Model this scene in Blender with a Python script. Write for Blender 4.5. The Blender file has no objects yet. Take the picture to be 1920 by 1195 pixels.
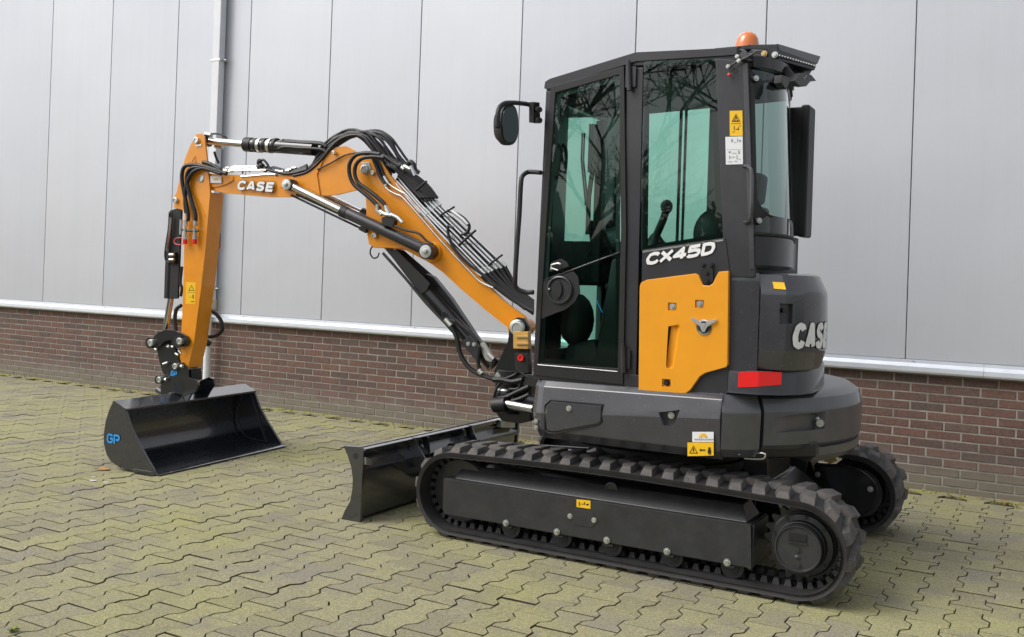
import bpy, bmesh, math, random
from mathutils import Vector, Matrix
random.seed(7)
R = math.radians
C = bpy.context.scene.collection
SC = bpy.context.scene
# ------------------------------------------------------------------ camera
# world frame: x = the way the excavator faces, y = its left side, z up, origin under its slew ring
F, CY = 1827.768, 510.777
PI_, RO, YAW = R(0.302), R(1.981), R(150.743)
cs, sn = math.cos(YAW), math.sin(YAW)
def _rot(v): return Vector((cs*v[0]+sn*v[1], -sn*v[0]+cs*v[1], v[2]))
CAM = _rot((-1.019, -6.049, 1.534))
FWD = _rot((0, math.cos(PI_), math.sin(PI_))); _up = _rot((0, -math.sin(PI_), math.cos(PI_))); _r = _rot((1, 0, 0))
CU = _r*math.cos(RO)+_up*math.sin(RO); CV = -_r*math.sin(RO)+_up*math.cos(RO)
cd = bpy.data.cameras.new('camera'); cam = bpy.data.objects.new('camera', cd); C.objects.link(cam)
cd.sensor_width = 36; cd.lens = F/1920*36; cd.shift_y = (CY-597.5)/1920; cd.clip_start = .05; cd.clip_end = 500
M = Matrix((( CU.x, CV.x, -FWD.x, CAM.x), (CU.y, CV.y, -FWD.y, CAM.y), (CU.z, CV.z, -FWD.z, CAM.z), (0, 0, 0, 1)))
cam.matrix_world = M; SC.camera = cam
# ------------------------------------------------------------------ light
w = bpy.data.worlds.new('World'); SC.world = w; w.use_nodes = True
nt = w.node_tree; nt.nodes.clear()
sky = nt.nodes.new('ShaderNodeTexSky'); sky.sky_type = 'NISHITA'; sky.sun_disc = False
SUN_E, SUN_AZ = 48, 42      # degrees; azimuth measured from +x towards +y
sky.sun_elevation = R(SUN_E); sky.sun_rotation = R(90-SUN_AZ); sky.air_density = 1.0; sky.dust_density = 4.0; sky.ozone_density = 1.0
hs = nt.nodes.new('ShaderNodeHueSaturation'); hs.inputs['Saturation'].default_value = .30
bg = nt.nodes.new('ShaderNodeBackground'); bg.inputs['Strength'].default_value = .14
wo = nt.nodes.new('ShaderNodeOutputWorld')
nt.links.new(sky.outputs[0], hs.inputs['Color']); nt.links.new(hs.outputs[0], bg.inputs['Color']); nt.links.new(bg.outputs[0], wo.inputs[0])
sl = bpy.data.lights.new('sun', 'SUN'); sl.energy = .8; sl.angle = R(35); sl.color = (1, .97, .92)
so = bpy.data.objects.new('sun', sl); C.objects.link(so)
sd = Vector((math.cos(R(SUN_E))*math.cos(R(SUN_AZ)), math.cos(R(SUN_E))*math.sin(R(SUN_AZ)), math.sin(R(SUN_E))))
so.rotation_euler = sd.to_track_quat('Z', 'Y').to_euler()
SC.view_settings.view_transform = 'Standard'; SC.view_settings.look = 'None'; SC.view_settings.gamma = 1
SC.view_settings.exposure = .57; SC.view_settings.use_curve_mapping = False

# ------------------------------------------------------------------ tracing helpers: a ray of the photograph met with a plane of the machine
def ray(px, py): return FWD+CU*((px-960)/F)-CV*((py-CY)/F)
def onY(px, py, y): d = ray(px, py); return CAM+d*((y-CAM.y)/d.y)
def onX(px, py, x): d = ray(px, py); return CAM+d*((x-CAM.x)/d.x)
def onZ(px, py, z): d = ray(px, py); return CAM+d*((z-CAM.z)/d.z)
TH = R(5); BU = Vector((math.cos(TH), math.sin(TH), 0)); BN = Vector((-math.sin(TH), math.cos(TH), 0)); B0 = Vector((1.25, -.15, 0))
def onB(px, py, wv): d = ray(px, py); t = (B0+BN*wv-CAM).dot(BN)/d.dot(BN); return CAM+d*t
def bl(u, wv, z): return B0+BU*u+BN*wv+Vector((0, 0, z))
def proj(p):
    q = Vector(p)-CAM; d = q.dot(FWD); return 960+F*q.dot(CU)/d, CY-F*q.dot(CV)/d, d

# ------------------------------------------------------------------ materials
def nmat(name):
    m = bpy.data.materials.new(name); m.use_nodes = True; t = m.node_tree
    return m, t, t.nodes['Principled BSDF']
def node(t, k, **kw):
    n = t.nodes.new(k)
    for a, b in kw.items():
        if a in n.inputs: n.inputs[a].default_value = b
        else: setattr(n, a, b)
    return n
def ramp(t, fac, stops):
    r = t.nodes.new('ShaderNodeValToRGB'); e = r.color_ramp.elements
    while len(e) > 1: e.remove(e[-1])
    e[0].position = stops[0][0]; e[0].color = (*stops[0][1], 1)
    for p, c in stops[1:]:
        x = e.new(p); x.color = (*c, 1)
    t.links.new(fac, r.inputs[0]); return r.outputs[0]
def mixc(t, f, a, b, mode='MIX'):
    n = t.nodes.new('ShaderNodeMix'); n.data_type = 'RGBA'; n.blend_type = mode
    for i, v in ((0, f), (6, a), (7, b)):
        if isinstance(v, (int, float)): n.inputs[i].default_value = v
        elif isinstance(v, tuple): n.inputs[i].default_value = (*v, 1)
        else: t.links.new(v, n.inputs[i])
    return n.outputs[2]
def noise(t, scale, detail=3, rough=.55, vec=None):
    n = node(t, 'ShaderNodeTexNoise', Scale=scale, Detail=detail, Roughness=rough)
    if vec is None:
        g = t.nodes.new('ShaderNodeNewGeometry'); vec = g.outputs['Position']
    t.links.new(vec, n.inputs['Vector']); return n.outputs['Fac']
def bump(t, p, h, strength, dist=.01):
    b = node(t, 'ShaderNodeBump', Strength=strength, Distance=dist)
    t.links.new(h, b.inputs['Height']); t.links.new(b.outputs[0], p.inputs['Normal'])
def col(c): return tuple(c)
def paint(name, c, rough=.35, metal=0, coat=0, var=.12, bs=0, bscale=300, spec=.5, dust=0):
    m, t, p = nmat(name)
    n = noise(t, 9, 4); lo = tuple(x*(1-var) for x in c); hi = tuple(min(1, x*(1+var)) for x in c)
    bc = ramp(t, n, [(.3, lo), (.7, hi)])
    if dust: bc = mixc(t, ramp(t, noise(t, 22, 7, .75), [(.45, (0, 0, 0)), (.8, (dust,)*3)]), bc, (.26, .24, .21))
    t.links.new(bc, p.inputs['Base Color'])
    n2 = noise(t, 35, 5, .7); mr = node(t, 'ShaderNodeMapRange'); mr.inputs[3].default_value = max(.03, rough-.03); mr.inputs[4].default_value = rough+.04
    t.links.new(n2, mr.inputs[0]); t.links.new(mr.outputs[0], p.inputs['Roughness'])
    p.inputs['Metallic'].default_value = metal; p.inputs['Coat Weight'].default_value = coat; p.inputs['Coat Roughness'].default_value = .08
    p.inputs['Specular IOR Level'].default_value = spec
    if bs: bump(t, p, noise(t, bscale, 2), bs, .002)
    return m
ORANGE = paint('orange_paint', (.78, .285, .008), .33, coat=.4, var=.06, bs=.04, bscale=60, dust=.04)
ORANGE_PL = paint('orange_panel_plastic', (.80, .325, .009), .40, coat=.2, var=.04, bs=.06, bscale=250, dust=.02)
GREY = paint('charcoal_paint', (.042, .043, .051), .26, coat=.5, var=.10, bs=.04, bscale=180, spec=.6, dust=.03)
GREY2 = paint('charcoal_cab_paint', (.025, .026, .031), .36, coat=.3, var=.10, bs=.06, bscale=220, dust=.03)
CAST = paint('charcoal_cast_iron', (.066, .067, .074), .38, coat=.4, var=.15, bs=.28, bscale=130, spec=.6, dust=.05)
BLACK = paint('black_paint', (.008, .009, .011), .30, coat=.4, var=.2, bs=.1, bscale=150)
BLACKM = paint('black_plastic', (.009, .009, .010), .5, var=.2, bs=.2, bscale=200)
FRAMEP = paint('track_frame_paint', (.023, .024, .027), .40, coat=.2, var=.2, bs=.1, bscale=160, dust=.07)
BLADEP = paint('blade_paint', (.014, .016, .022), .20, coat=1, var=.15, bs=.03, spec=1, dust=.03)
BUCKP = paint('bucket_paint', (.012, .014, .020), .26, coat=.6, var=.15, spec=1)
HOSE = paint('hose_rubber', (.008, .008, .009), .45, var=.3, bs=.6, bscale=260)
CHROME = paint('chrome_rod', (.62, .62, .62), .12, metal=1, var=.03)
STEEL = paint('bare_steel_pipe', (.78, .78, .76), .22, metal=1, var=.1)
ZINC = paint('zinc_fitting', (.58, .60, .58), .35, metal=.9, var=.15, bs=.3)
YZINC = paint('yellow_zinc', (.62, .45, .20), .35, metal=.8, var=.15)
SEAL = paint('rubber_seal', (.008, .008, .009), .6, var=.2)
WHITE = paint('white_print', (.82, .82, .82), .4, var=.02)
INK = paint('black_print', (.012, .012, .012), .4, var=.02)
YEL = paint('yellow_decal', (.85, .50, .010), .4, var=.02)
GREYINK = paint('grey_print', (.30, .31, .33), .5, var=.02)
WHITED = paint('white_decal', (.74, .75, .77), .4, var=.02)
BLUE = paint('blue_print', (.03, .33, .78), .4, var=.02)
REDC = paint('red_cap', (.75, .02, .015), .35, var=.05)
REDR = paint('red_reflector', (.85, .012, .012), .15, coat=1, var=.02, bs=.5, bscale=400)
AMBER = paint('amber_lens', (.95, .25, .05), .15, coat=.6, var=.08); AMBER.node_tree.nodes['Principled BSDF'].inputs['Transmission Weight'].default_value = .25
PVC = paint('white_pvc', (.74, .76, .80), .35, var=.04)
ALU = paint('aluminium_flashing', (.70, .74, .80), .30, metal=.45, var=.05, bs=.1, bscale=20)
CABIN = paint('cab_interior', (.020, .021, .022), .6, var=.3)
LEAF = paint('dry_leaf', (.50, .24, .08), .7, var=.3)
MIRRORG = paint('mirror_glass', (.05, .06, .06), .05, metal=1, var=.01)  # darkened base colour stands in for the reflection of the dark cab
def glass_mat(name, tint, refl=1.0):
    m, t, p = nmat(name); t.nodes.remove(p); out = t.nodes['Material Output']
    tr = node(t, 'ShaderNodeBsdfTransparent'); tr.inputs[0].default_value = (*tint, 1)
    gl = node(t, 'ShaderNodeBsdfGlossy', Roughness=.01); gl.inputs[0].default_value = (.95, 1, .97, 1)
    fr = node(t, 'ShaderNodeFresnel', IOR=1.52); mul = node(t, 'ShaderNodeMath', operation='MULTIPLY'); mul.inputs[1].default_value = refl
    mx = node(t, 'ShaderNodeMixShader')
    t.links.new(fr.outputs[0], mul.inputs[0]); t.links.new(mul.outputs[0], mx.inputs[0])
    t.links.new(tr.outputs[0], mx.inputs[1]); t.links.new(gl.outputs[0], mx.inputs[2]); t.links.new(mx.outputs[0], out.inputs[0])
    return m
GLASS = glass_mat('green_tinted_glass', (.60, .885, .78), 1.05)
GLASSR = glass_mat('rear_smoked_glass', (.24, .37, .34), 1.5)
def rubber_mat():
    m, t, p = nmat('dusty_track_rubber')
    g = t.nodes.new('ShaderNodeNewGeometry')
    c = ramp(t, noise(t, 14, 6, .7), [(.32, (.038, .037, .037)), (.50, (.078, .075, .072)), (.62, (.105, .086, .074)), (.74, (.155, .145, .135))])
    t.links.new(c, p.inputs['Base Color']); p.inputs['Roughness'].default_value = .75
    bump(t, p, noise(t, 120, 5, .7), .5, .004); return m
RUBBER = rubber_mat()
RUBBERB = paint('black_track_rubber', (.022, .021, .021), .6, var=.35, bs=.4, bscale=90)
def tintsrc(t, mode):
    if mode == 'obj': return node(t, 'ShaderNodeObjectInfo').outputs['Random']
    return node(t, 'ShaderNodeAttribute', attribute_name='tint').outputs['Fac']
def brick_mat(mode):
    m, t, p = nmat('weathered_brick_'+mode); s = tintsrc(t, mode)
    base = ramp(t, s, [(0, (.115, .086, .074)), (.25, (.142, .090, .073)), (.6, (.160, .095, .076)), (.85, (.185, .105, .080)), (1, (.135, .102, .090))])
    base = mixc(t, .65, base, ramp(t, noise(t, 42, 6, .7), [(.3, (.35, .33, .33)), (.62, (1.05, 1, 1)), (.78, (1.7, 1.65, 1.6))]), 'MULTIPLY')
    g = t.nodes.new('ShaderNodeNewGeometry'); sx = node(t, 'ShaderNodeSeparateXYZ'); t.links.new(g.outputs['Position'], sx.inputs[0])
    ad = node(t, 'ShaderNodeMath', operation='MULTIPLY_ADD'); t.links.new(noise(t, 4, 5, .7), ad.inputs[0]); ad.inputs[1].default_value = .30; t.links.new(sx.outputs['Z'], ad.inputs[2])
    mf = ramp(t, ad.outputs[0], [(.17, (1, 1, 1)), (.27, (.75, .75, .75)), (.36, (0, 0, 0))])
    moss = ramp(t, noise(t, 12, 5, .7), [(.3, (.15, .145, .075)), (.6, (.19, .18, .12)), (.8, (.22, .24, .06))])
    base = mixc(t, mf, base, moss)
    ef = ramp(t, ad.outputs[0], [(.28, (.5, .5, .5)), (.50, (0, 0, 0))])
    base = mixc(t, ef, base, (.19, .16, .145))
    t.links.new(base, p.inputs['Base Color']); p.inputs['Roughness'].default_value = .88
    bump(t, p, noise(t, 130, 6, .75), .55, .004); return m
BRICKO, BRICKA = brick_mat('obj'), brick_mat('att')
MORTAR = paint('mortar', (.29, .27, .235), .9, var=.25, bs=.6, bscale=200)
def paver_mat(mode):
    m, t, p = nmat('mossy_concrete_paver_'+mode); s = tintsrc(t, mode)
    base = ramp(t, s, [(0, (.225, .205, .145)), (.35, (.285, .264, .168)), (.7, (.315, .294, .172)), (1, (.250, .230, .180))])
    g1 = noise(t, .9, 6, .62); base = mixc(t, ramp(t, g1, [(.44, (0, 0, 0)), (.66, (.75, .75, .75))]), base, (.325, .316, .125))
    g2 = noise(t, 2.3, 6, .65); base = mixc(t, ramp(t, g2, [(.52, (0, 0, 0)), (.68, (.85, .85, .85))]), base, (.225, .205, .172))
    sp = ramp(t, noise(t, 95, 5, .88), [(.34, (.22, .21, .19)), (.46, (.84, .84, .82)), (.57, (1.12, 1.12, 1.10)), (.66, (2.3, 2.25, 2.1))])
    base = mixc(t, .85, base, sp, 'MULTIPLY')
    base = mixc(t, .5, base, ramp(t, noise(t, 38, 5, .75), [(.3, (.62, .62, .6)), (.7, (1.3, 1.3, 1.25))]), 'MULTIPLY')
    g = t.nodes.new('ShaderNodeNewGeometry'); sx = node(t, 'ShaderNodeSeparateXYZ'); t.links.new(g.outputs['Position'], sx.inputs[0])
    ad = node(t, 'ShaderNodeMath', operation='MULTIPLY_ADD'); t.links.new(noise(t, 3.5, 6, .75), ad.inputs[0]); ad.inputs[1].default_value = 1.9; t.links.new(sx.outputs['Y'], ad.inputs[2])
    sh = node(t, 'ShaderNodeMath', operation='ADD'); t.links.new(ad.outputs[0], sh.inputs[0]); sh.inputs[1].default_value = 2.4
    mf = ramp(t, sh.outputs[0], [(.95, (.9, .9, .9)), (1.28, (0, 0, 0))])
    base = mixc(t, mf, base, ramp(t, noise(t, 30, 5, .75), [(.3, (.16, .14, .06)), (.5, (.30, .29, .07)), (.62, (.36, .34, .10)), (.75, (.44, .38, .20))]))
    t.links.new(base, p.inputs['Base Color']); p.inputs['Roughness'].default_value = .9
    bump(t, p, noise(t, 240, 4, .8), .5, .004); return m
PAVO, PAVA = paver_mat('obj'), paver_mat('att')
def joint_mat():
    m, t, p = nmat('joint_earth')
    t.links.new(ramp(t, noise(t, 8, 6, .7), [(.3, (.035, .026, .018)), (.6, (.075, .055, .034)), (.8, (.12, .13, .03))]), p.inputs['Base Color']); p.inputs['Roughness'].default_value = .95
    bump(t, p, noise(t, 90, 4), .8, .01); return m
JOINT = joint_mat(); DIRT = paint('joint_dirt', (.050, .036, .024), .95, var=.5)
def clad_mat():
    m, t, p = nmat('grey_metal_cladding')
    g = t.nodes.new('ShaderNodeNewGeometry'); sx = node(t, 'ShaderNodeSeparateXYZ'); t.links.new(g.outputs['Position'], sx.inputs[0])
    c = ramp(t, noise(t, .6, 4), [(.3, (.525, .545, .585)), (.7, (.56, .58, .62))])
    oi = node(t, 'ShaderNodeObjectInfo'); mp2 = node(t, 'ShaderNodeMapping'); mp2.inputs['Scale'].default_value = (5, 5, .18); t.links.new(g.outputs['Position'], mp2.inputs[0]); c = mixc(t, 1.0, c, ramp(t, noise(t, 1.6, 6, .7, mp2.outputs[0]), [(.3, (.975, .975, .972)), (.55, (1, 1, 1)), (.8, (1.01, 1.01, 1.01))]), 'MULTIPLY')
    c = mixc(t, 1.0, c, ramp(t, oi.outputs['Random'], [(0, (.95, .95, .96)), (1, (1.04, 1.03, 1.02))]), 'MULTIPLY')
    t.links.new(c, p.inputs['Base Color']); p.inputs['Metallic'].default_value = .35; p.inputs['Roughness'].default_value = .36
    mp = node(t, 'ShaderNodeMapping'); mp.inputs['Scale'].default_value = (1, 1, .03); t.links.new(g.outputs['Position'], mp.inputs[0])
    wv = node(t, 'ShaderNodeTexWave', Scale=18.0, Distortion=.6); t.links.new(mp.outputs[0], wv.inputs['Vector'])
    nn = noise(t, 1.2, 3, .5)
    mm = node(t, 'ShaderNodeMath', operation='MULTIPLY_ADD'); t.links.new(wv.outputs['Fac'], mm.inputs[0]); mm.inputs[1].default_value = .05; t.links.new(nn, mm.inputs[2])
    bump(t, p, mm.outputs[0], .25, .02); return m
CLAD = clad_mat()

# ------------------------------------------------------------------ mesh helpers
class MB:
    def __init__(s): s.bm = bmesh.new(); s.f = []
    def box(s, x0, x1, y0, y1, z0, z1):
        return s.hexa([(x0, y0, z0), (x1, y0, z0), (x1, y1, z0), (x0, y1, z0), (x0, y0, z1), (x1, y0, z1), (x1, y1, z1), (x0, y1, z1)])
    def hexa(s, pts):
        v = [s.bm.verts.new(p) for p in pts]
        for q in ((0, 1, 2, 3), (4, 5, 6, 7), (0, 1, 5, 4), (1, 2, 6, 5), (2, 3, 7, 6), (3, 0, 4, 7)): s.bm.faces.new([v[i] for i in q])
        return s
    def prism(s, pts, vec):           # polygon (3D points) extruded by a vector
        vec = Vector(vec); a = [s.bm.verts.new(p) for p in pts]; b = [s.bm.verts.new(Vector(p)+vec) for p in pts]
        s.bm.faces.new(a); s.bm.faces.new(b[::-1])
        for i in range(len(a)): j = (i+1) % len(a); s.bm.faces.new((a[i], a[j], b[j], b[i]))
        return s
    def py(s, pts, y0, y1): return s.prism([(p[0], y0, p[1]) for p in pts], (0, y1-y0, 0))     # (x,z) polygon
    def loft(s, rings, cap=True, closed=True):
        vs = [[s.bm.verts.new(p) for p in r] for r in rings]
        for a, b in zip(vs, vs[1:]):
            n = len(a)
            for i in range(n if closed else n-1): j = (i+1) % n; s.bm.faces.new((a[i], a[j], b[j], b[i]))
        if cap and closed: s.bm.faces.new(vs[0][::-1]); s.bm.faces.new(vs[-1])
        return s
    def cyl(s, a, b, r, r2=None, n=16):
        a, b = Vector(a), Vector(b); d = (b-a).normalized(); x = d.orthogonal().normalized(); y = d.cross(x); r2 = r if r2 is None else r2
        ring = lambda c, rr: [c+x*(rr*math.cos(2*math.pi*i/n))+y*(rr*math.sin(2*math.pi*i/n)) for i in range(n)]
        return s.loft([ring(a, r), ring(b, r2)])
    def lathe(s, a, d, prof, n=24):    # prof: list of (distance along d, radius)
        a = Vector(a); d = Vector(d).normalized(); x = d.orthogonal().normalized(); y = d.cross(x)
        return s.loft([[a+d*h+x*(r*math.cos(2*math.pi*i/n))+y*(r*math.sin(2*math.pi*i/n)) for i in range(n)] for h, r in prof])
    def tube(s, pts, r, n=8, smooth=0):
        P = [Vector(p) for p in pts]
        if smooth and len(P) > 2:
            Q = []
            for i in range(len(P)-1):
                p0 = P[max(0, i-1)]; p1 = P[i]; p2 = P[i+1]; p3 = P[min(len(P)-1, i+2)]
                for k in range(smooth):
                    t = k/smooth
                    Q.append(.5*((2*p1)+(p2-p0)*t+(2*p0-5*p1+4*p2-p3)*t*t+(3*p1-p0-3*p2+p3)*t**3))
            P = Q+[P[-1]]
        rings = []; x = None
        for i, p in enumerate(P):
            d = (P[min(i+1, len(P)-1)]-P[max(i-1, 0)]).normalized()
            x = d.orthogonal().normalized() if x is None else (x-d*x.dot(d)).normalized()
            y = d.cross(x); rings.append([p+x*(r*math.cos(2*math.pi*k/n))+y*(r*math.sin(2*math.pi*k/n)) for k in range(n)])
        return s.loft(rings)
    def sphere(s, c, r, sz=(1, 1, 1), n=12):
        m = Matrix.Translation(c) @ Matrix.Diagonal((r*sz[0], r*sz[1], r*sz[2], 1)); bmesh.ops.create_uvsphere(s.bm, u_segments=n, v_segments=max(6, n//2), radius=1, matrix=m); return s
    def build(s, name, mat, parent=None, bevel=0, smooth=35, seg=2):
        bm = s.bm
        if bevel:
            bmesh.ops.recalc_face_normals(bm, faces=bm.faces)
            es = [e for e in bm.edges if len(e.link_faces) == 2 and e.calc_face_angle(0) > R(28)]
            bmesh.ops.bevel(bm, geom=es, offset=bevel, segments=seg, profile=.6, affect='EDGES', clamp_overlap=True)
        bmesh.ops.recalc_face_normals(bm, faces=bm.faces)
        me = bpy.data.meshes.new(name); bm.to_mesh(me); bm.free(); me.materials.append(mat)
        if smooth:
            me.polygons.foreach_set('use_smooth', [True]*len(me.polygons))
            try: me.set_sharp_from_angle(angle=R(smooth))
            except Exception: pass
        o = bpy.data.objects.new(name, me); C.objects.link(o)
        if bevel and smooth: wn(o)
        if parent: o.parent = parent
        return o
def wn(o):
    m_ = o.modifiers.new('weighted_normal', 'WEIGHTED_NORMAL'); m_.keep_sharp = True; m_.weight = 100
def cut(o, cutter, ang=30):      # boolean difference, baked
    c = cutter.build('cutter', INK, None, smooth=0)
    o.modifiers.clear(); md = o.modifiers.new('b', 'BOOLEAN'); md.operation = 'DIFFERENCE'; md.object = c; md.solver = 'EXACT'
    dg = bpy.context.evaluated_depsgraph_get(); me = bpy.data.meshes.new_from_object(o.evaluated_get(dg)); me.name = o.name
    o.modifiers.clear(); o.data = me; bpy.data.objects.remove(c)
    while len(me.materials) > 1: me.materials.pop()
    me.polygons.foreach_set('use_smooth', [True]*len(me.polygons)); me.set_sharp_from_angle(angle=R(ang)); wn(o)
def tag(o, label=None, cat=None, group=None, kind=None):
    for k, v in (('label', label), ('category', cat), ('group', group), ('kind', kind)):
        if v: o[k] = v
    return o
def empty(name, loc=(0, 0, 0)):
    o = bpy.data.objects.new(name, None); o.location = loc; o.empty_display_size = .2; C.objects.link(o); return o
def mesh_of(name, verts, faces, mat, tints=None, side=None):
    me = bpy.data.meshes.new(name); me.from_pydata(verts, [], faces); me.materials.append(mat)
    if side: me.materials.append(side[0]); me.polygons.foreach_set('material_index', [1 if (i % side[2]) < side[1] else 0 for i in range(len(faces))])
    if tints:
        a = me.attributes.new('tint', 'FLOAT', 'FACE'); a.data.foreach_set('value', tints)
    return me
def link(name, me, parent=None):
    o = bpy.data.objects.new(name, me); C.objects.link(o)
    if parent: o.parent = parent
    return o
# ---- lettering from strokes, mapped onto a surface by fn(u, v, lift)
GL = {
 'C': [[(1, .78), (.86, .94), (.5, 1), (.16, .9), (0, .55), (0, .42), (.14, .1), (.5, 0), (.86, .06), (1, .24)]],
 'A': [[(0, -.03), (.40, 1.0), (.60, 1.0), (1, -.03)], [(.2, .27), (.8, .27)]],
 'S': [[(.97, .80), (.80, .98), (.5, 1), (.15, .95), (.03, .76), (.16, .58), (.84, .44), (.97, .25), (.83, .04), (.5, 0), (.16, .03), (.02, .22)]],
 'E': [[(1, 1), (.05, 1), (.05, 0), (1, 0)], [(.1, .5), (.9, .5)]],
 'X': [[(0, 1), (1, 0)], [(1, 1), (0, 0)]],
 '4': [[(.72, -.05), (.72, 1.02), (.0, .30), (1.08, .30)]],
 '5': [[(.98, 1), (.12, 1), (.08, .56), (.55, .62), (.95, .50), (1, .28), (.86, .05), (.5, 0), (.12, .03), (.0, .16)]],
 'D': [[(.08, 0), (.08, 1), (.55, 1), (.9, .88), (1, .5), (.9, .12), (.55, 0), (.0, 0)]],
 'G': [[(1, .85), (.8, 1), (.2, 1), (0, .8), (0, .2), (.2, 0), (.8, 0), (1, .2), (1, .5), (.5, .5)]],
 'P': [[(0, -.1), (0, 1), (.8, 1), (1, .85), (1, .55), (.8, .4), (.3, .4)]]}
def lettering(text, fn, h, cw, gap, wd, mat, parent, name='lettering', slant=.2, ol=.10, olmat=None, curved=False):
    out = None
    for layer, (ww, mt, lift) in enumerate(((wd+2*ol, olmat, .0008), (wd, mat, .0040))):
        if mt is None: continue
        mb = MB(); x = 0
        for ch in text:
            for si, st in enumerate(GL[ch]):
                hw = wd/2
                pts = [(hw*.0+(a*(1-wd*.9/ (cw/h))+wd*.45/(cw/h))*cw/h, hw+b*(1-wd)) for a, b in st]
                if layer == 0: 
                    pts = list(pts); a, b = Vector(pts[0]), Vector(pts[1]); pts[0] = tuple(a+(a-b).normalized()*ol); a, b = Vector(pts[-1]), Vector(pts[-2]); pts[-1] = tuple(a+(a-b).normalized()*ol)
                P_ = [Vector(q) for q in pts]; cnt = 0
                for a, b in zip(P_, P_[1:]):
                    d = (b-a).normalized(); n = Vector((-d.y, d.x))*ww/2; lf = lift+(si*14+cnt)*.00006; cnt += 1
                    g = lambda p: fn(x+(p.x+slant*p.y)*h, p.y*h, lf)
                    K = max(1, int((b-a).length*4)) if curved else 1
                    for q in range(K): c0, c1 = a.lerp(b, q/K), a.lerp(b, (q+1)/K); mb.bm.faces.new([mb.bm.verts.new(g(p)) for p in (c0+n, c1+n, c1-n, c0-n)])
                for a in P_[1:-1]:
                    lf = lift+(si*14+cnt)*.00006; cnt += 1
                    g = lambda p: fn(x+(p.x+slant*p.y)*h, p.y*h, lf)
                    mb.bm.faces.new([mb.bm.verts.new(g(a+Vector((math.cos(t*math.pi/6), math.sin(t*math.pi/6)))*ww*.5)) for t in range(12)])
            x += cw+gap
        o = mb.build(name if layer else name+'_outline', mt, parent, smooth=0)
        out = o
    return out

# ================================================================== SETTING
YW = -2.40
gm = MB(); gm.box(-60, 60, -40, 80, -.6, -.027); ground = gm.build('ground', JOINT, smooth=0); tag(ground, kind='structure')
def vis(p, m=20):
    x, y, d = proj(p); return d > .2 and -m < x < 1920+m and -m < y < 1195+m
PX, PT = .1555, .2415; AMP = .0180; G = .0027
def paver_outline():
    W_, N_ = PX/2+AMP-G, PX/2-AMP-G; ye = PT/2-G-.0012
    r = [(W_, -ye), (W_, -.082), (N_, -.042), (N_, .042), (W_, .082), (W_, ye)]
    return r+[(-x, y) for x, y in r[::-1]]
PO = paver_outline()
def paver_verts(cx, cy, dz, rot, s=1):
    c_, s_ = math.cos(rot), math.sin(rot); V = []
    for zz, k in ((-.02, 0), (-.0016, 0), (0, .0022)):
        for x, y in PO:
            xx = x-k*(1 if x > 0 else -1); yy = y-k*(1 if y > 0 else -1) if abs(y) > .1 else y
            V.append((cx+xx*c_-yy*s_, cy+xx*s_+yy*c_, zz+dz))
    return V
n_ = len(PO)
def paver_faces(o=0): return [(o+i, o+(i+1) % n_, o+n_+(i+1) % n_, o+n_+i) for i in range(n_)]+[(o+n_+i, o+n_+(i+1) % n_, o+2*n_+(i+1) % n_, o+2*n_+i) for i in range(n_)]+[tuple(o+2*n_+i for i in range(n_))]
paving = MB(); paving.box(-8, 15, -2.39, 8, -.026, -.0135); paving = paving.build('paving', JOINT, smooth=0); tag(paving, kind='structure')
cells = []
for i in range(int(-6.5/PX), int(14.5/PX)):
    for j in range(-12, 36):
        cx = -1.349+PX*(i+.5); cy = -1.215+PT*(j+(.5 if i % 2 else 0))
        if cy < YW+.14 or cy > 7: continue
        q = proj((cx, cy, 0)); cells.append((q[2] if vis((cx, cy, 0)) else 99, cx, cy))
cells.sort()
pme = mesh_of('paver', paver_verts(0, 0, 0, 0), paver_faces(), PAVO, None, (DIRT, n_, 2*n_+1))
V, Fc, T = [], [], []
for k, (d, cx, cy) in enumerate(cells):
    dz = random.choice((1, 1, 1, 2.4))*random.uniform(-.0020, .0016); ro = random.uniform(-.008, .008); cx += random.uniform(-.001, .001)
    if k < 300:
        o = link('paver', pme, paving); o.location = (cx, cy, dz); o.rotation_euler = (random.uniform(-.008, .008), random.uniform(-.008, .008), ro)
    else:
        b = len(V); V += paver_verts(cx, cy, dz, ro); f = paver_faces(b); Fc += f; T += [random.random()]*len(f)
o = link('paver_field', mesh_of('paver_field', V, Fc, PAVA, T, (DIRT, n_, 2*n_+1)), paving); tag(o, kind='stuff')
# edge course of cut pavers lying along the wall
V, Fc, T = [], [], []
x = -6.5
while x < 14.5:
    L_ = .2; z = random.uniform(-.003, .002)
    b = len(V); q = G+.001
    V += [(x+q, YW+.004, z), (x+L_-q, YW+.004, z), (x+L_-q, YW+.098, z), (x+q, YW+.098, z), (x+q, YW+.004, -.02), (x+L_-q, YW+.004, -.02), (x+L_-q, YW+.098, -.02), (x+q, YW+.098, -.02)]
    f = [(b, b+1, b+2, b+3), (b, b+1, b+5, b+4), (b+1, b+2, b+6, b+5), (b+2, b+3, b+7, b+6), (b+3, b, b+4, b+7)]; Fc += f; T += [random.random()]*5; x += L_
o = link('edge_paver_strip', mesh_of('edge_paver_strip', V, Fc, PAVA, T), paving); tag(o, kind='stuff')

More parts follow.
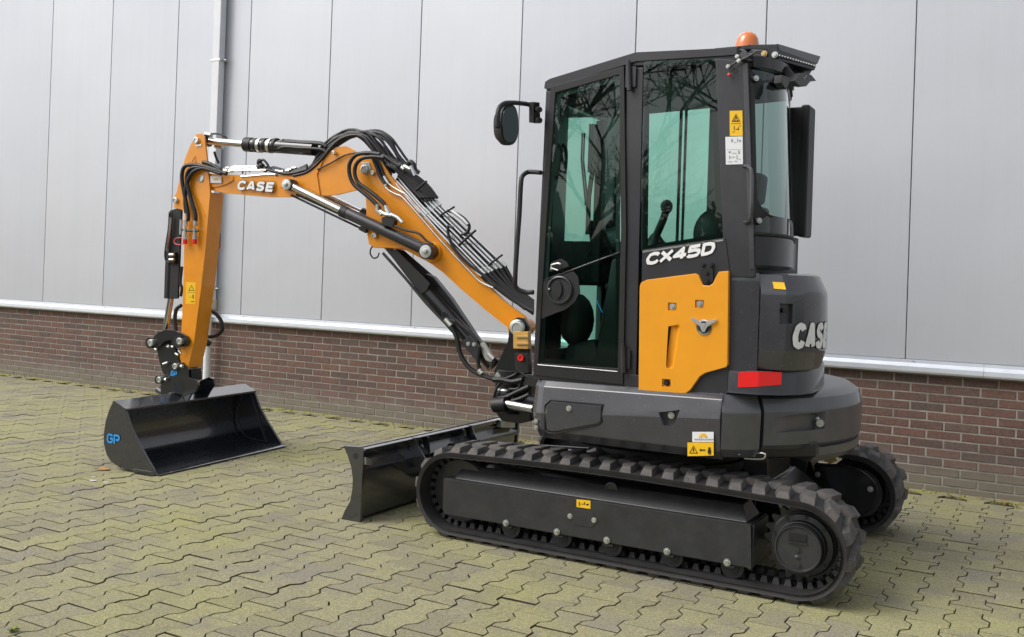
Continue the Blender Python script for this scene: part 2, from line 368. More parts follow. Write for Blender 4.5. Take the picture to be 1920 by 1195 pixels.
# moss cushions and leaf crumbs along the foot of the wall
def moss():
    m, t, p = nmat('moss'); t.links.new(ramp(t, noise(t, 60, 4), [(.3, (.07, .08, .015)), (.6, (.20, .20, .04)), (.8, (.30, .27, .08))]), p.inputs['Base Color']); p.inputs['Roughness'].default_value = .95; return m
MOSS = moss()
mb = MB()
for k in range(900):
    x = random.uniform(-3, 12); y = YW+.015+abs(random.gauss(0, .10)); s = random.uniform(.004, .013)
    a = random.uniform(0, 6.28); c_, s_ = math.cos(a)*s, math.sin(a)*s
    t_ = mb.bm.verts.new((x, y, s*.7+.001)); ring = [mb.bm.verts.new((x+c_*p-s_*q, y+s_*p+c_*q, -.002)) for p, q in ((1.4, 0), (.4, 1), (-1.1, .6), (-1, -.7), (.5, -1))]
    for i in range(5): mb.bm.faces.new((ring[i], ring[(i+1) % 5], t_))
tag(mb.build('moss_strip', MOSS), 'yellow green moss cushions along the foot of the brick wall', 'moss', kind='stuff')
mb = MB()
for k in range(260):
    x = random.choice([random.uniform(-3, 12), random.gauss(-1.9, .4), random.gauss(7.6, .5), random.gauss(2.2, .5)]); y = YW+.03+abs(random.gauss(0, .09)); s = random.uniform(.005, .016); a = random.uniform(0, 6.28)
    P = [Vector((math.cos(a+t)*s*q, math.sin(a+t)*s*q, random.uniform(.002, .010))) for t, q in ((0, 1.5), (1.5, .7), (3.1, 1.2), (4.6, .7))]
    mb.bm.faces.new([mb.bm.verts.new(Vector((x, y, .002))+p) for p in P])
LEAF2 = paint('leaf_crumbs', (.42, .26, .13), .8, var=.4)
tag(mb.build('leaf_crumbs', LEAF2, smooth=0), 'brown leaf crumbs caught in the moss by the wall', 'leaf litter', kind='stuff')
mb = MB(); rj = random.Random(21)
for k in range(5200):      # moss growing in the paving joints, in patches
    i_ = rj.randrange(int(-6.5/PX), int(12/PX)); j_ = rj.randrange(-9, 34); xb_ = -1.349+PX*i_; yb_ = -1.215+PT*(j_+(.5 if i_ % 2 else 0))
    if math.sin(xb_*1.7+1)+math.sin(yb_*1.3+xb_*.6)+rj.gauss(0, .6) < .5 or yb_ < YW+.1: continue
    if rj.random() < .5: x = xb_+PX*rj.random(); y = yb_+PT/2
    else: y = yb_+rj.uniform(-.04, .04)*.9; x = xb_+(AMP if False else -AMP*1.0)
    s = rj.uniform(.003, .0065)
    ring = [mb.bm.verts.new((x+s*1.3*math.cos(a)*rj.uniform(.7, 1.3), y+s*math.sin(a)*rj.uniform(.7, 1.3), -.006)) for a in (0, 1.26, 2.5, 3.77, 5.03)]; t_ = mb.bm.verts.new((x, y, .0015))
    for q in range(5): mb.bm.faces.new((ring[q], ring[(q+1) % 5], t_))
tag(mb.build('joint_moss', MOSS), 'small moss tufts growing in the paving joints', 'moss', kind='stuff')
mb = MB()
for k in range(170):
    x = rj.uniform(-3, 9); y = rj.uniform(-2.3, 4); s = rj.uniform(.003, .008); a = rj.uniform(0, 6.28)
    mb.bm.faces.new([mb.bm.verts.new((x+math.cos(a+t)*s*q, y+math.sin(a+t)*s*q, rj.uniform(.002, .005))) for t, q in ((0, 1.5), (1.5, .7), (3.1, 1.2), (4.6, .7))])
tag(mb.build('yard_litter', LEAF2, smooth=0), 'tiny brown crumbs of leaves strewn over the pavers', 'litter', kind='stuff')
def leaf(px, py, s, label, mat, rz=0, name='fallen_leaf', cat='leaf', lobes=5):
    p = onZ(px, py, 0); mb = MB(); vs = []
    n = lobes*4
    c = mb.bm.verts.new((0, 0, .006))
    for i in range(n):
        a = 2*math.pi*i/n; r = s*(.55+.45*abs(math.cos(a*lobes/2))**.6)*(1.25 if i == 0 else 1)
        vs.append(mb.bm.verts.new((r*math.cos(a), r*math.sin(a)*.7, .004+.010*abs(math.sin(a*1.5+rz))*s/.05)))
    for i in range(n): mb.bm.faces.new((c, vs[i], vs[(i+1) % n]))
    o = mb.build(name, mat, smooth=0); o.location = (p.x, p.y, .001); o.rotation_euler.z = rz; tag(o, label, cat); return o
leaf(193, 882, .060, 'curled orange brown leaf lying on the pavers in front of the bucket', LEAF, .6)
leaf(608, 975, .014, 'tiny orange leaf fragment on the pavers left of the blade', LEAF, 1.6)
GREENL = paint('green_weed', (.22, .30, .03), .6, var=.3)
mb = MB(); p = onZ(22, 1184, 0)
for k in range(16):
    a = random.uniform(0, 6.28); L_ = random.uniform(.015, .045); t = Vector((math.cos(a), math.sin(a), 0)); nrm = Vector((-t.y, t.x, 0))*.006
    b = p+t*.004; e = p+t*L_+Vector((0, 0, random.uniform(.005, .02))); mid = (b+e)/2+Vector((0, 0, .006))
    mb.bm.faces.new([mb.bm.verts.new(q) for q in (b, mid+nrm, e, mid-nrm)])
tag(mb.build('weed', GREENL), 'small yellow green weed growing in a joint in the front left corner', 'weed')
LIME = paint('dried_white_splash', (.55, .55, .52), .8, var=.1)
for px, py, s, lb in ((175, 895, .022, 'small white splash on the pavers, farthest of three below the bucket'), (174, 902, .034, 'wide white splash on the pavers, left one of the nearer pair'), (198, 905, .026, 'white splash on the pavers, right one of the nearer pair'), (137, 928, .012, 'tiny white speck on the pavers apart from the splashes')):
    p = onZ(px, py, 0); mb = MB(); c = [mb.bm.verts.new((p.x+s*random.uniform(.7, 1.1)*math.cos(a), p.y+s*random.uniform(.45, .7)*math.sin(a), .0035)) for a in [i*math.pi/5 for i in range(10)]]
    mb.bm.faces.new(c); tag(mb.build('white_splash', LIME, smooth=0), lb, 'bird dropping', 'white splashes on the pavers')

# ------------------------------------------------------------------ warehouse
bd = empty('warehouse_building', (2, YW, 0)); tag(bd, 'grey metal clad warehouse on a low brick plinth behind the excavator', 'building')
def bchild(o): o.parent = bd; o.matrix_parent_inverse = Matrix.Translation((-2, -YW, 0)); return o
mb = MB(); mb.box(-8, 16, YW-.30, YW-.0045, -.3, .955); plinth = bchild(mb.build('brick_plinth', MORTAR, smooth=0))
BP, CO = .24624, .0700; jt = .0132
def bricks():
    L = []
    for k in range(0, 14):
        z0 = -.021+CO*k
        off = -1.086+(0 if k % 2 else BP/2)
        for i in range(-26, 66):
            x0 = off+BP*i
            if -7.6 < x0 < 15.6: L.append((x0+jt/2, x0+BP-jt/2, z0+jt/2-.001, z0+CO-jt/2+.001))
    return L
BL = []
for b in bricks():
    c = ((b[0]+b[1])/2, YW, (b[2]+b[3])/2); q = proj(c); hid = 620 < q[0] < 1640 and False
    BL.append((q[2] if vis(c) else 99, b))
BL.sort(key=lambda t: t[0])
bw, bh = BP-jt, CO-jt+.002
def brick_v(cx, cz, w_, h_, yo=0, j=0):
    V = []
    for y, k in ((-.02, 0), (-.004, 0), (0, .003)):
        for sx_, sz_ in ((-1, -1), (1, -1), (1, 1), (-1, 1)): V.append((cx+sx_*(w_/2-k)+random.uniform(-j, j), YW+yo+y, cz+sz_*(h_/2-k)+random.uniform(-j, j)))
    return V
def brick_f(o): return [(o+a, o+(a+1) % 4, o+4+(a+1) % 4, o+4+a) for a in range(4)]+[(o+4+a, o+4+(a+1) % 4, o+8+(a+1) % 4, o+8+a) for a in range(4)]+[(o+8, o+9, o+10, o+11)]
bme = []
for q in range(5):
    me = mesh_of('brick', [(a, b-YW, c) for a, b, c in brick_v(0, 0, bw, bh, 0, .0016)], brick_f(0), BRICKO); bme.append(me)
V, Fc, T = [], [], []
for k, (d, (x0, x1, z0, z1)) in enumerate(BL):
    yo = random.uniform(-.0015, .0015)
    if k < 300:
        o = link('brick', random.choice(bme), plinth); o.matrix_parent_inverse = Matrix(); o.location = ((x0+x1)/2, YW+yo, (z0+z1)/2)
    else:
        b = len(V); V += brick_v((x0+x1)/2, (z0+z1)/2, bw, bh, yo, .0015); Fc += brick_f(b); T += [random.random()]*9
o = link('brickwork', mesh_of('brickwork', V, Fc, BRICKA, T), plinth); tag(o, kind='stuff')
# flashing: upper flange, sloped sill, drip lip
prof = [(YW-.02, 1.004), (YW+.032, 1.004), (YW+.034, .978), (YW+.072, .952), (YW+.074, .918), (YW+.068, .906), (YW+.060, .900), (YW+.055, .906), (YW+.056, .930), (YW+.0, .955), (YW-.02, .955)]
xs_ = [-8, -4.6, -1.6, 1.4, 4.4, 7.4, 10.4, 13.4, 16]
for a, b in zip(xs_, xs_[1:]):
    mb = MB(); mb.prism([(a+.001, y, z) for y, z in prof], (b-a-.002, 0, 0)); bchild(mb.build('sill_flashing', ALU, smooth=0))
mb = MB(); mb.box(-8, 16, YW-.3, YW-.03, 1.0, 7.4); core = bchild(mb.build('panel_core', paint('seam_core_grey', (.16, .17, .19), .6), smooth=0))  # dark grey core that shows in the seams between the panels
seams = [9.533-1.1753*k for k in range(-5, 16)]
for a in seams:
    mb = MB(); mb.box(a-1.1753+.0032, a-.0032, YW-.03, YW+.024, 1.0065, 7.3)
    bchild(mb.build('cladding_panel', CLAD, bevel=.004, seg=1, smooth=0))
    mb = MB(); mb.cyl((a-.06, YW+.030, .991), (a-.06, YW+.039, .991), .0065, n=8); bchild(mb.build('rivet', ZINC))
mb = MB(); mb.box(-8, 16, YW-.34, YW+.05, 7.31, 7.45); bchild(mb.build('roof_coping', ALU, smooth=0))
mb = MB(); mb.box(-8, 16, -16, YW-.35, 0, 7.2); bchild(mb.build('warehouse_body', MORTAR, smooth=0))
# rain pipe and the narrow service channel beside it
px_ = onY(413, 20, YW+.09).x
mb = MB(); mb.box(px_-.055, px_+.055, YW+.045, YW+.135, 1.07, 7.3); dp = bchild(mb.build('rain_pipe', PVC, bevel=.012))
mb = MB(); mb.cyl((px_, YW+.10, .0), (px_, YW+.10, 1.075), .040, n=20); bchild(mb.build('lower_pipe', PVC))
mb = MB(); mb.cyl((px_, YW+.10, .985), (px_, YW+.10, 1.07), .05, n=20); mb.box(px_-.062, px_+.062, YW+.04, YW+.14, 1.05, 1.16); bchild(mb.build('pipe_socket', paint('beige_pipe_socket', (.55, .50, .40), .5), bevel=.004))
for z in (1.28, 3.9, 6.3):
    mb = MB(); mb.box(px_-.075, px_+.075, YW+.025, YW+.140, z, z+.022); mb.cyl((px_-.075, YW+.09, z+.011), (px_-.12, YW+.09, z+.011), .008, n=8); bchild(mb.build('pipe_bracket', ZINC))

# trees and hedge across the yard (behind the camera; they show in the cab glass)
BARK = paint('grey_bark', (.10, .085, .07), .9, var=.3); CON = paint('conifer_foliage', (.035, .060, .030), .8, var=.5)
def bare_tree(x, y, h, seed, label):
    rnd = random.Random(seed); t = empty('bare_tree', (x, y, 0)); tag(t, label, 'tree', 'bare trees across the yard'); tk = MB(); tw = MB()
    def grow(p, d, L_, r, depth):
        pts = [p]; q = p.copy(); dd = d.copy()
        for i in range(4):
            dd = (dd+Vector((rnd.gauss(0, .12), rnd.gauss(0, .12), rnd.gauss(.03, .07)))).normalized(); q = q+dd*L_/4; pts.append(q.copy())
        (tk if depth < 2 else tw).tube(pts, r, n=6 if depth < 2 else 3)
        if depth >= 5: return
        for k in range((3, 4, 4, 4, 5)[depth]):
            i = rnd.choice((2, 3, 4)); ax = Vector((rnd.gauss(0, 1), rnd.gauss(0, 1), rnd.gauss(.2, .6))).normalized()
            grow(pts[i], (dd*.9+ax*.75).normalized(), L_*rnd.uniform(.55, .78), r*.55, depth+1)
    grow(Vector((0, 0, 0)), Vector((0, 0, 1)), h*.36, .16, 0)
    tk.build('trunk', BARK, t); tw.build('crown', BARK, t, smooth=0)
bare_tree(6.2, 13, 9.5, 3, 'bare tree reflected in the upper glass of the cab door')
bare_tree(3.0, 15, 10, 5, 'bare tree reflected in the side window behind the cab door')
bare_tree(10.5, 15, 10, 8, 'bare tree across the yard beyond the left edge of the photo')
hd = empty('conifer_hedge', (5, 19, 0)); tag(hd, 'dark evergreen hedge across the yard reflected in the cab door glass', 'hedge')
mb = MB(); rr = random.Random(4)
for k in range(14000):
    x = rr.uniform(-14, 22); hmax = 2.9+.5*math.sin(x*1.3)+.3*math.sin(x*3.1); z = rr.uniform(.1, 1)**.7*hmax; y = rr.uniform(-.8, .8); s = rr.uniform(.10, .26)
    u = Vector((rr.gauss(0, 1), rr.gauss(0, 1), rr.gauss(0, 1))).normalized()*s; v_ = u.orthogonal().normalized()*s*.6; c = Vector((x, y, z))
    mb.bm.faces.new([mb.bm.verts.new(q) for q in (c-u, c+v_, c+u, c-v_)])
mb.build('foliage', CON, hd, smooth=0)
mb = MB(); mb.box(-14, 22, -.3, .3, 0, 2.5); mb.build('inner_growth', CON, hd, smooth=0)

# ================================================================== EXCAVATOR
EX = empty('tracked_mini_excavator', (0, 0, 0))
tag(EX, 'orange and charcoal tracked mini excavator with closed cab, dozer blade and wide grading bucket', 'excavator')
def PY(mb, pts, y, t): mb.prism([onY(a, b, y) for a, b in pts], (0, -t, 0)); return mb
def PB(mb, pts, w_, t): mb.prism([onB(a, b, w_) for a, b in pts], -BN*t); return mb
def part(mb, name, mat, parent=EX, bevel=0, smooth=35, seg=2, label=None):
    o = mb.build(name, mat, parent, bevel, smooth, seg)
    if label: o['label'] = label
    return o
def bolt(parent, p, n, r=.011, h=.010, mat=ZINC, name='bolt'):
    p = Vector(p); n = Vector(n).normalized(); mb = MB(); mb.cyl(p-n*.004, p+n*h*.35, r*1.5, n=12); mb.cyl(p+n*h*.35, p+n*h, r, r*.9, n=6); return part(mb, name, mat, parent)
NY = Vector((0, 1, 0))
# ---- tracks
XI, XS, ZC = .985, -1.0, .262
def loop(s, r):
    """point on the belt loop, s = arc length on the pitch line of radius .235"""
    rp = .235; Lt = XI-XS; A = math.pi*rp; tot = 2*Lt+2*A; s %= tot
    if s < Lt: t = s/Lt; bow = .022*math.sin(math.pi*t)**1.0; return Vector((XI-s, 0, ZC+r+bow)), Vector((-1, 0, 0)), Vector((0, 0, 1))
    s -= Lt
    if s < A: a = math.pi/2+s/rp; n = Vector((math.cos(a), 0, math.sin(a))); return Vector((XS, 0, ZC))+n*r, Vector((-math.sin(a), 0, math.cos(a))), n
    s -= A
    if s < Lt: return Vector((XS+s, 0, ZC-r)), Vector((1, 0, 0)), Vector((0, 0, -1))
    s -= Lt; a = -math.pi/2+s/rp; n = Vector((math.cos(a), 0, math.sin(a))); return Vector((XI, 0, ZC))+n*r, Vector((-math.sin(a), 0, math.cos(a))), n
TOT = 2*(XI-XS)+2*math.pi*.235
def make_track(side):
    ya, yb = .98*side, .58*side
    mb = MB(); N = 150; sec = [(.210, 0), (.212, .015), (.238, .006), (.240, .025), (.240, .375), (.238, .394), (.212, .385), (.210, .40)]
    rings = []
    for i in range(N):
        s = TOT*i/N
        ring = []
        for r_, dy in sec:
            p, t, n = loop(s, r_); p.y = ya-side*dy*1.0; ring.append(p)
        rings.append(ring)
    rings.append([p.copy() for p in rings[0]]); mb.loft(rings, cap=False); bmesh.ops.remove_doubles(mb.bm, verts=mb.bm.verts, dist=1e-5)
    belt = part(mb, 'rubber_track', RUBBERB, EX, smooth=50)
    mb = MB(); nl = 46; pit = TOT/nl
    for k in range(nl):
        for row in (0, 1):
            s0 = k*pit+(pit*.5 if row else 0)
            (u0, u1) = (.012, .205) if row == 0 else (.195, .388)
            if row == 0: ds0, ds1, w0, w1 = .018, -.012, .034, .047
            else: ds0, ds1, w0, w1 = -.012, .018, .047, .034
            def q(s, dy, r_): p, t, n = loop(s0+s, r_); p.y = ya-side*dy; return p
            j = lambda: random.uniform(-.0015, .0015)
            um = (u0+u1)/2
            for (a0, a1, e0, e1, v0, v1) in ((u0, um, ds0, 0, w0, (w0+w1)/2+.004), (um, u1, 0, ds1, (w0+w1)/2+.004, w1)):
                top = .270
                ia = .024 if a0 == u0 else 0; ib = .024 if a1 == u1 else 0
                base = [q(e0-v0, a0, .2385), q(e0+v0, a0, .2385), q(e1+v1, a1, .2385), q(e1-v1, a1, .2385)]
                tp = [q(e0-v0*.68, a0+ia, top+j()), q(e0+v0*.68, a0+ia, top+j()), q(e1+v1*.68, a1-ib, top+j()), q(e1-v1*.68, a1-ib, top+j())]
                mb.hexa(base+tp)
    part(mb, 'tread_lugs', RUBBER, belt, bevel=.005, seg=2)
    mb = MB(); ng = 92
    for k in range(ng):
        s0 = TOT*k/ng; hw = .019
        for u0, u1 in ((.115, .155), (.245, .285)):
            def q(s, dy, r_): p, t, n = loop(s0+s, r_); p.y = ya-side*dy; return p
            hh = .180
            mb.hexa([q(-hw, u0, .2115), q(hw, u0, .2115), q(hw, u1, .2115), q(-hw, u1, .2115), q(-hw*.6, u0+.006, hh), q(hw*.6, u0+.006, hh), q(hw*.6, u1-.006, hh), q(-hw*.6, u1-.006, hh)])
    tag(part(mb, 'inner_guide_lugs', RUBBERB, belt), kind='stuff')
    # frame box
    s_ = side; mb = MB()
    out = [(1.062, .338), (1.062, .150), (1.045, .126), (.70, .128), (-.66, .126), (-.765, .126), (-.765, .343)]
    mb.py(out, .93*s_, .915*s_)
    mb.prism([(1.062, .913*s_, .338), (1.062, .62*s_, .338), (-.765, .62*s_, .343), (-.765, .913*s_, .343)], (0, 0, -.012))
    mb.hexa([(1.0, .905*s_, .339), (-.74, .905*s_, .344), (-.74, .66*s_, .344), (1.0, .66*s_, .339), (.98, .84*s_, .415), (-.70, .84*s_, .42), (-.70, .70*s_, .42), (.98, .70*s_, .415)])
    mb.py([(x, z) for x, z in out], .635*s_, .62*s_)
    mb.prism([(-.766, .912*s_, .340), (-.766, .912*s_, .126), (-.766, .637*s_, .126), (-.766, .637*s_, .340)], (-.014, 0, 0))
    fr = part(mb, 'track_frame', FRAMEP, EX, bevel=.006)
    mb = MB(); mb.py([(.98, .20), (.98, .45), (-.70, .45), (-.70, .20)], .612*s_, .60*s_); part(mb, 'inner_dark_plate', FRAMEP, fr)  # added dark plate, blocks the bright ground seen between frame and belt
    if side > 0:
        mb = MB(); mb.prism([onY(a, b, .9315) for a, b in ((1401, 984), (1409, 985), (1410, 1068), (1403, 1066))], (0, .012, 0)); part(mb, 'end_plate', FRAMEP, fr, bevel=.002)
        # oval cover, its two bolts and the orange decal
        mb = MB(); c = []
        for i in range(24):
            a = 2*math.pi*i/24; c.append((.0545+.0-.105+.05+(.045 if math.cos(a) > 0 else -.045)+.038*math.cos(a), .9305, .197+.042*math.sin(a)))
        cx_ = onY(1093, 972, .93); c = [(cx_.x+(.036 if math.cos(2*math.pi*i/24) > 0 else -.036)+.040*math.cos(2*math.pi*i/24), .928, cx_.z+.043*math.sin(2*math.pi*i/24)) for i in range(24)]
        mb.prism(c, (0, .006, 0)); part(mb, 'oval_cover', FRAMEP, fr, bevel=.0015)
        for p in ((1069, 968), (1114, 975.5)): bolt(fr, onY(*p, .9345), NY, .010, .010)
    for (px, py) in ((949, 980.7), (1044.6, 997.3), (1138, 1013), (1251, 1034), (1363.6, 1054.6)):
        q = onY(px, py, .93)
        mb = MB(); xx = q.x-.02; zc = .112
        for y0, y1, rr_ in ((.908, .880, .059), (.880, .72, .040), (.72, .69, .059)): mb.cyl((xx, y0*s_, zc), (xx, y1*s_, zc), rr_, n=24)
        mb.cyl((xx, .912*s_, zc), (xx, .64*s_, zc), .034); ro_ = part(mb, 'track_roller', BLACKM, fr)
        mb = MB(); mb.py([(xx+.045, .122), (xx-.020, .122), (xx-.008, .108), (xx+.030, .108)], .929*s_, .9152*s_); part(mb, 'roller_bracket', FRAMEP, ro_, bevel=.003)
        if side > 0: bolt(ro_, (q.x, .9305, q.z), NY, .0125, .016)
    if side > 0:
        q = onY(1146, 917, .86); mb = MB(); mb.lathe((q.x, .80, q.z), (0, 1, 0), [(0, .036), (.06, .036), (.062, .030), (.056, .028), (.056, .001)], 24); part(mb, 'frame_boss', FRAMEP, fr)
    # idler
    mb = MB(); mb.lathe((XI, .86*s_, ZC), (0, -s_, 0), [(0, .02), (0, .18), (.02, .195), (.16, .195), (.18, .18), (.18, .02)], 32); part(mb, 'idler_wheel', FRAMEP, fr)
    # sprocket and drive
    mb = MB(); nt_ = 21; pr = []
    for i in range(nt_*4):
        a = 2*math.pi*i/(nt_*4); pr.append((XS+(.200 if i % 4 in (0, 1) else .172)*math.cos(a), ZC+(.200 if i % 4 in (0, 1) else .172)*math.sin(a)))
    mb.py(pr, .80*s_, .765*s_); spk = part(mb, 'sprocket', FRAMEP, EX)
    mb = MB(); mb.lathe((XS, .64*s_, ZC), (0, s_, 0), [(0, .02), (0, .155), (.15, .160), (.18, .160), (.185, .150), (.21, .150), (.215, .125), (.25, .122), (.252, .118)], 48)
    mb.lathe((XS, .889*s_, ZC), (0, s_, 0), [(0, .120), (.035, .117), (.048, .112), (.048, .106), (.040, .102), (.040, .006)], 48)
    hub = part(mb, 'final_drive', FRAMEP, spk, smooth=25)
    if side < 0:
        mb = MB(); mb.cyl((XS, -.80, ZC), (XS, -.81, ZC), .206, n=40); part(mb, 'sprocket_gap_disc', BLACK, spk)  # added black disc, keeps bright spots from showing through the far track
    if side > 0:
        for i in range(9):
            a = 2*math.pi*i/9+.3; bolt(hub, (XS+.140*math.cos(a), .851, ZC+.140*math.sin(a)), NY, .008, .010, FRAMEP)
        mb = MB(); mb.box(XS-.040, XS+.046, .930, .9345, ZC+.038, ZC+.075); part(mb, 'name_plate', BLACKM, hub, bevel=.002)
        mb = MB(); mb.box(XS-.044, XS+.050, .9305, .938, ZC+.026, ZC+.032); part(mb, 'raised_rib', FRAMEP, hub)
        for dx, dz in ((.0, -.005), (-.004, -.078)): bolt(hub, (XS+dx, .931, ZC+dz), NY, .010, .006, FRAMEP)
        mb = MB(); mb.sphere((XS+.002, .93, ZC-.042), .012, (1.3, .5, 1)); part(mb, 'plug', FRAMEP, hub)
    return fr
fr1 = make_track(1)
fr2 = make_track(-1)
# far drive guard with its two bolts, seen behind the near track
mb = MB(); c = [(-.70, .33+.14), (-1.02, .33+.14)]
g0 = onY(1610, 915, -.60)
pts = [onY(a, b, -.60) for a, b in ((1526, 873), (1530, 868), (1590, 872), (1620, 884), (1640, 905), (1645, 925), (1636, 950), (1618, 966), (1600, 970), (1526, 962))]
mb.prism(pts, (0, -.012, 0)); dg_ = part(mb, 'drive_guard', BLACK, EX, bevel=.003)
for p in ((1632, 917.5), (1533, 890)): bolt(dg_, onY(*p, -.598), NY, .012, .012)
mb = MB(); mb.tube([onY(a, b, -.592) for a, b in ((1528, 873), (1590, 876), (1620, 886), (1642, 908), (1645, 926), (1636, 950), (1618, 967))], .005, n=6, smooth=4); part(mb, 'guard_rim', BLACK, dg_)
# ---- lower frame
mb = MB(); mb.hexa([(-.55, -.62, .16), (.60, -.62, .16), (.60, .62, .16), (-.55, .62, .16), (-.50, -.45, .44), (.55, -.45, .44), (.55, .45, .44), (-.50, .45, .44)])
mb.hexa([(-.9, -.62, .2), (-.35, -.62, .2), (-.35, .62, .2), (-.9, .62, .2), (-.70, -.3, .44), (-.35, -.3, .44), (-.35, .3, .44), (-.70, .3, .44)])
lf = part(mb, 'lower_frame', BLACK, EX, bevel=.012)
mb = MB(); mb.lathe((0, 0, .44), (0, 0, 1), [(0, .01), (0, .46), (.05, .46), (.055, .43), (.16, .43), (.165, .47), (.2, .47), (.2, .01)], 48); part(mb, 'slew_ring', BLACKM, EX)
for sy in (.30, -.30):
    mb = MB(); a = .055
    mb.hexa([(.45, sy-a, .22), (.45, sy+a, .22), (.45, sy+a, .32), (.45, sy-a, .32), (1.64, sy-a, .17), (1.64, sy+a, .17), (1.64, sy+a, .29), (1.64, sy-a, .29)])
    part(mb, 'blade_arm', BLACK, EX, bevel=.01)
mb = MB(); mb.hexa([(.9, -.26, .24), (.9, .26, .24), (.9, .26, .30), (.9, -.26, .30), (1.2, -.26, .24), (1.2, .26, .24), (1.2, .26, .30), (1.2, -.26, .30)]); part(mb, 'blade_cross_member', BLACK, EX, bevel=.01)
mb = MB(); mb.cyl((.55, 0, .40), (1.25, 0, .36), .05); mb.cyl((1.25, 0, .36), (1.62, 0, .33), .028); part(mb, 'blade_cylinder', BLACK, EX)
# the light metal step between near track and blade
mb = MB(); mb.hexa([onY(a, b, .5) for a, b in ((718, 903), (735, 888), (800, 866), (812, 878))]+[onY(a, b, .40) for a, b in ((728, 912), (740, 897), (800, 872), (812, 884))]); part(mb, 'blade_arm_boss', BLADEP, EX, bevel=.006)
# ---- dozer blade
bld = MB(); front = [(1.672, .456), (1.678, .40), (1.686, .33), (1.692, .24), (1.695, .16), (1.708, .08), (1.740, .03)]
ring = front+[(1.728, .030), (1.692, .085), (1.679, .16), (1.676, .24), (1.670, .317), (1.664, .40), (1.657, .456)]
bld.py(ring, .965, -.965); blade = part(bld, 'dozer_blade', BLADEP, EX, smooth=40)
mb = MB(); mb.py([(1.656, .452), (1.618, .447), (1.618, .440), (1.656, .412), (1.656, .382), (1.608, .325), (1.608, .300), (1.668, .30), (1.663, .40)], .966, -.966); part(mb, 'upper_beam', BLADEP, blade, bevel=.004)
mb = MB(); mb.py([(1.622, .306), (1.640, .025), (1.730, .018), (1.715, .06), (1.678, .15), (1.676, .25), (1.684, .306)], .966, -.966); part(mb, 'back_plate', BLADEP, blade, bevel=.003)
mb = MB(); mb.py([(1.752, .045), (1.690, .045), (1.700, .006), (1.775, .006)], .966, -.966); part(mb, 'cutting_edge', BLADEP, blade, bevel=.002)
for y in (.967, -.992):
    mb = MB(); pl = [(1.767, .455), (1.640, .462), (1.609, .440), (1.618, .0), (1.765, -.0)]
    lf_ = [(1.735, .06), (1.700, .12), (1.686, .20), (1.686, .26), (1.700, .33), (1.735, .405)]
    if y > 0: lf_[0] = (1.740, .055)
    mb.py(pl+lf_, y, y+.025); ep = part(mb, 'end_plate', BLADEP, blade, bevel=.002)
    mb = MB(); mb.cyl((1.668, y+.0262, .403), (1.668, y+.020, .403), .019, n=20); part(mb, 'hole', SEAL, ep)
for (y, big) in ((.448, 1), (.300, 0), (-.257, 1), (-.15, 0)):
    mb = MB(); g_ = [(1.660, .450), (1.600, .455), (1.585, .40), (1.53, .33), (1.46, .285), (1.42, .27), (1.62, .25)] if big else [(1.658, .445), (1.606, .44), (1.590, .33), (1.62, .30)]
    mb.py(g_, y, y-.016); part(mb, 'gusset', BLADEP, blade, bevel=.003)
for (a, b, c_, d_) in ((686, 858, 698, 872), (940, 788, 966, 802)):
    mb = MB(); q0 = onY(a, (b+d_)/2, .90 if a < 700 else -.70); y_ = .90 if a < 700 else -.72
    q1, q2, q3, q4 = [onX(u, v, 1.598) for u, v in ((a, b), (c_, b+(3 if a < 700 else -2)), (c_, d_), (a, d_))]
    mb.prism([q1, q2, q3, q4], (.045, 0, 0)); part(mb, 'blade_light', ZINC, blade, bevel=.004)
# ---- upper body: side skirt
def skirt_ring(x, f=0):
    zc_ = .800+.075*((.5-x)/1.1)       # the crease that climbs towards the rear
    b = .640+ (.04 if x > .49 else 0)+max(0, (x-.40))*.15
    k = (.5-x)/1.1
    yo = .95-f
    return [(x, .40, b), (x, yo-.055, b), (x, yo-.012, b+.05), (x, yo, zc_-.02), (x, yo-.006, zc_+.015), (x, yo-.026, .930+.02*k), (x, yo-.055, .962+.012*k), (x, yo-.10, .970+.012*k), (x, .40, .970+.012*k)]
mb = MB(); xs = [.515, .50, .46, .42, .3, .1, -.1, -.3, -.5, -.598]; fs = [.10, .055, .014, 0, 0, 0, 0, 0, 0, 0]
mb.loft([skirt_ring(x, f) for x, f in zip(xs, fs)]); skirt = part(mb, 'side_skirt', GREY, EX, bevel=.003, smooth=9, seg=1)
c = MB(); c.prism([onY(a, b, .90) for a, b in ((1241, 772), (1280, 767), (1272, 791), (1262, 797), (1250, 796))], (0, .2, 0)); cut(skirt, c, 10)
mb = MB(); mb.prism([onY(a, b, .905) for a, b in ((1240, 770), (1281, 766), (1273, 793), (1262, 799), (1248, 798))], (0, -.02, 0)); part(mb, 'latch_recess', GREY, skirt)
bolt(skirt, onY(1259, 779, .915), NY, .012, .014, ZINC, 'latch')
# recessed service hatch at the front, three pieces of edge
hp = [(1022, 760), (1032, 750), (1130, 759), (1129, 791), (1122, 797), (1040, 813), (1028, 812), (1021, 806)]
mb = MB(); mb.tube([onY(a, b, .946) for a, b in hp+[hp[0]]], .0045, n=6); part(mb, 'hatch_gap', SEAL, skirt)
mb = MB(); PY(mb, [(1025, 762), (1034, 753), (1127, 762), (1126, 789), (1120, 794), (1040, 809), (1030, 808), (1025, 803)], .957, .012); hatch = part(mb, 'service_hatch', GREY, skirt, bevel=.003)
bolt(hatch, onY(1067, 766, .958), NY, .011, .012, ZINC, 'lock')
for a, b in ((1005, 790), (1005, 802)): bolt(skirt, onY(a, b, .944), NY, .009, .008, ZINC)
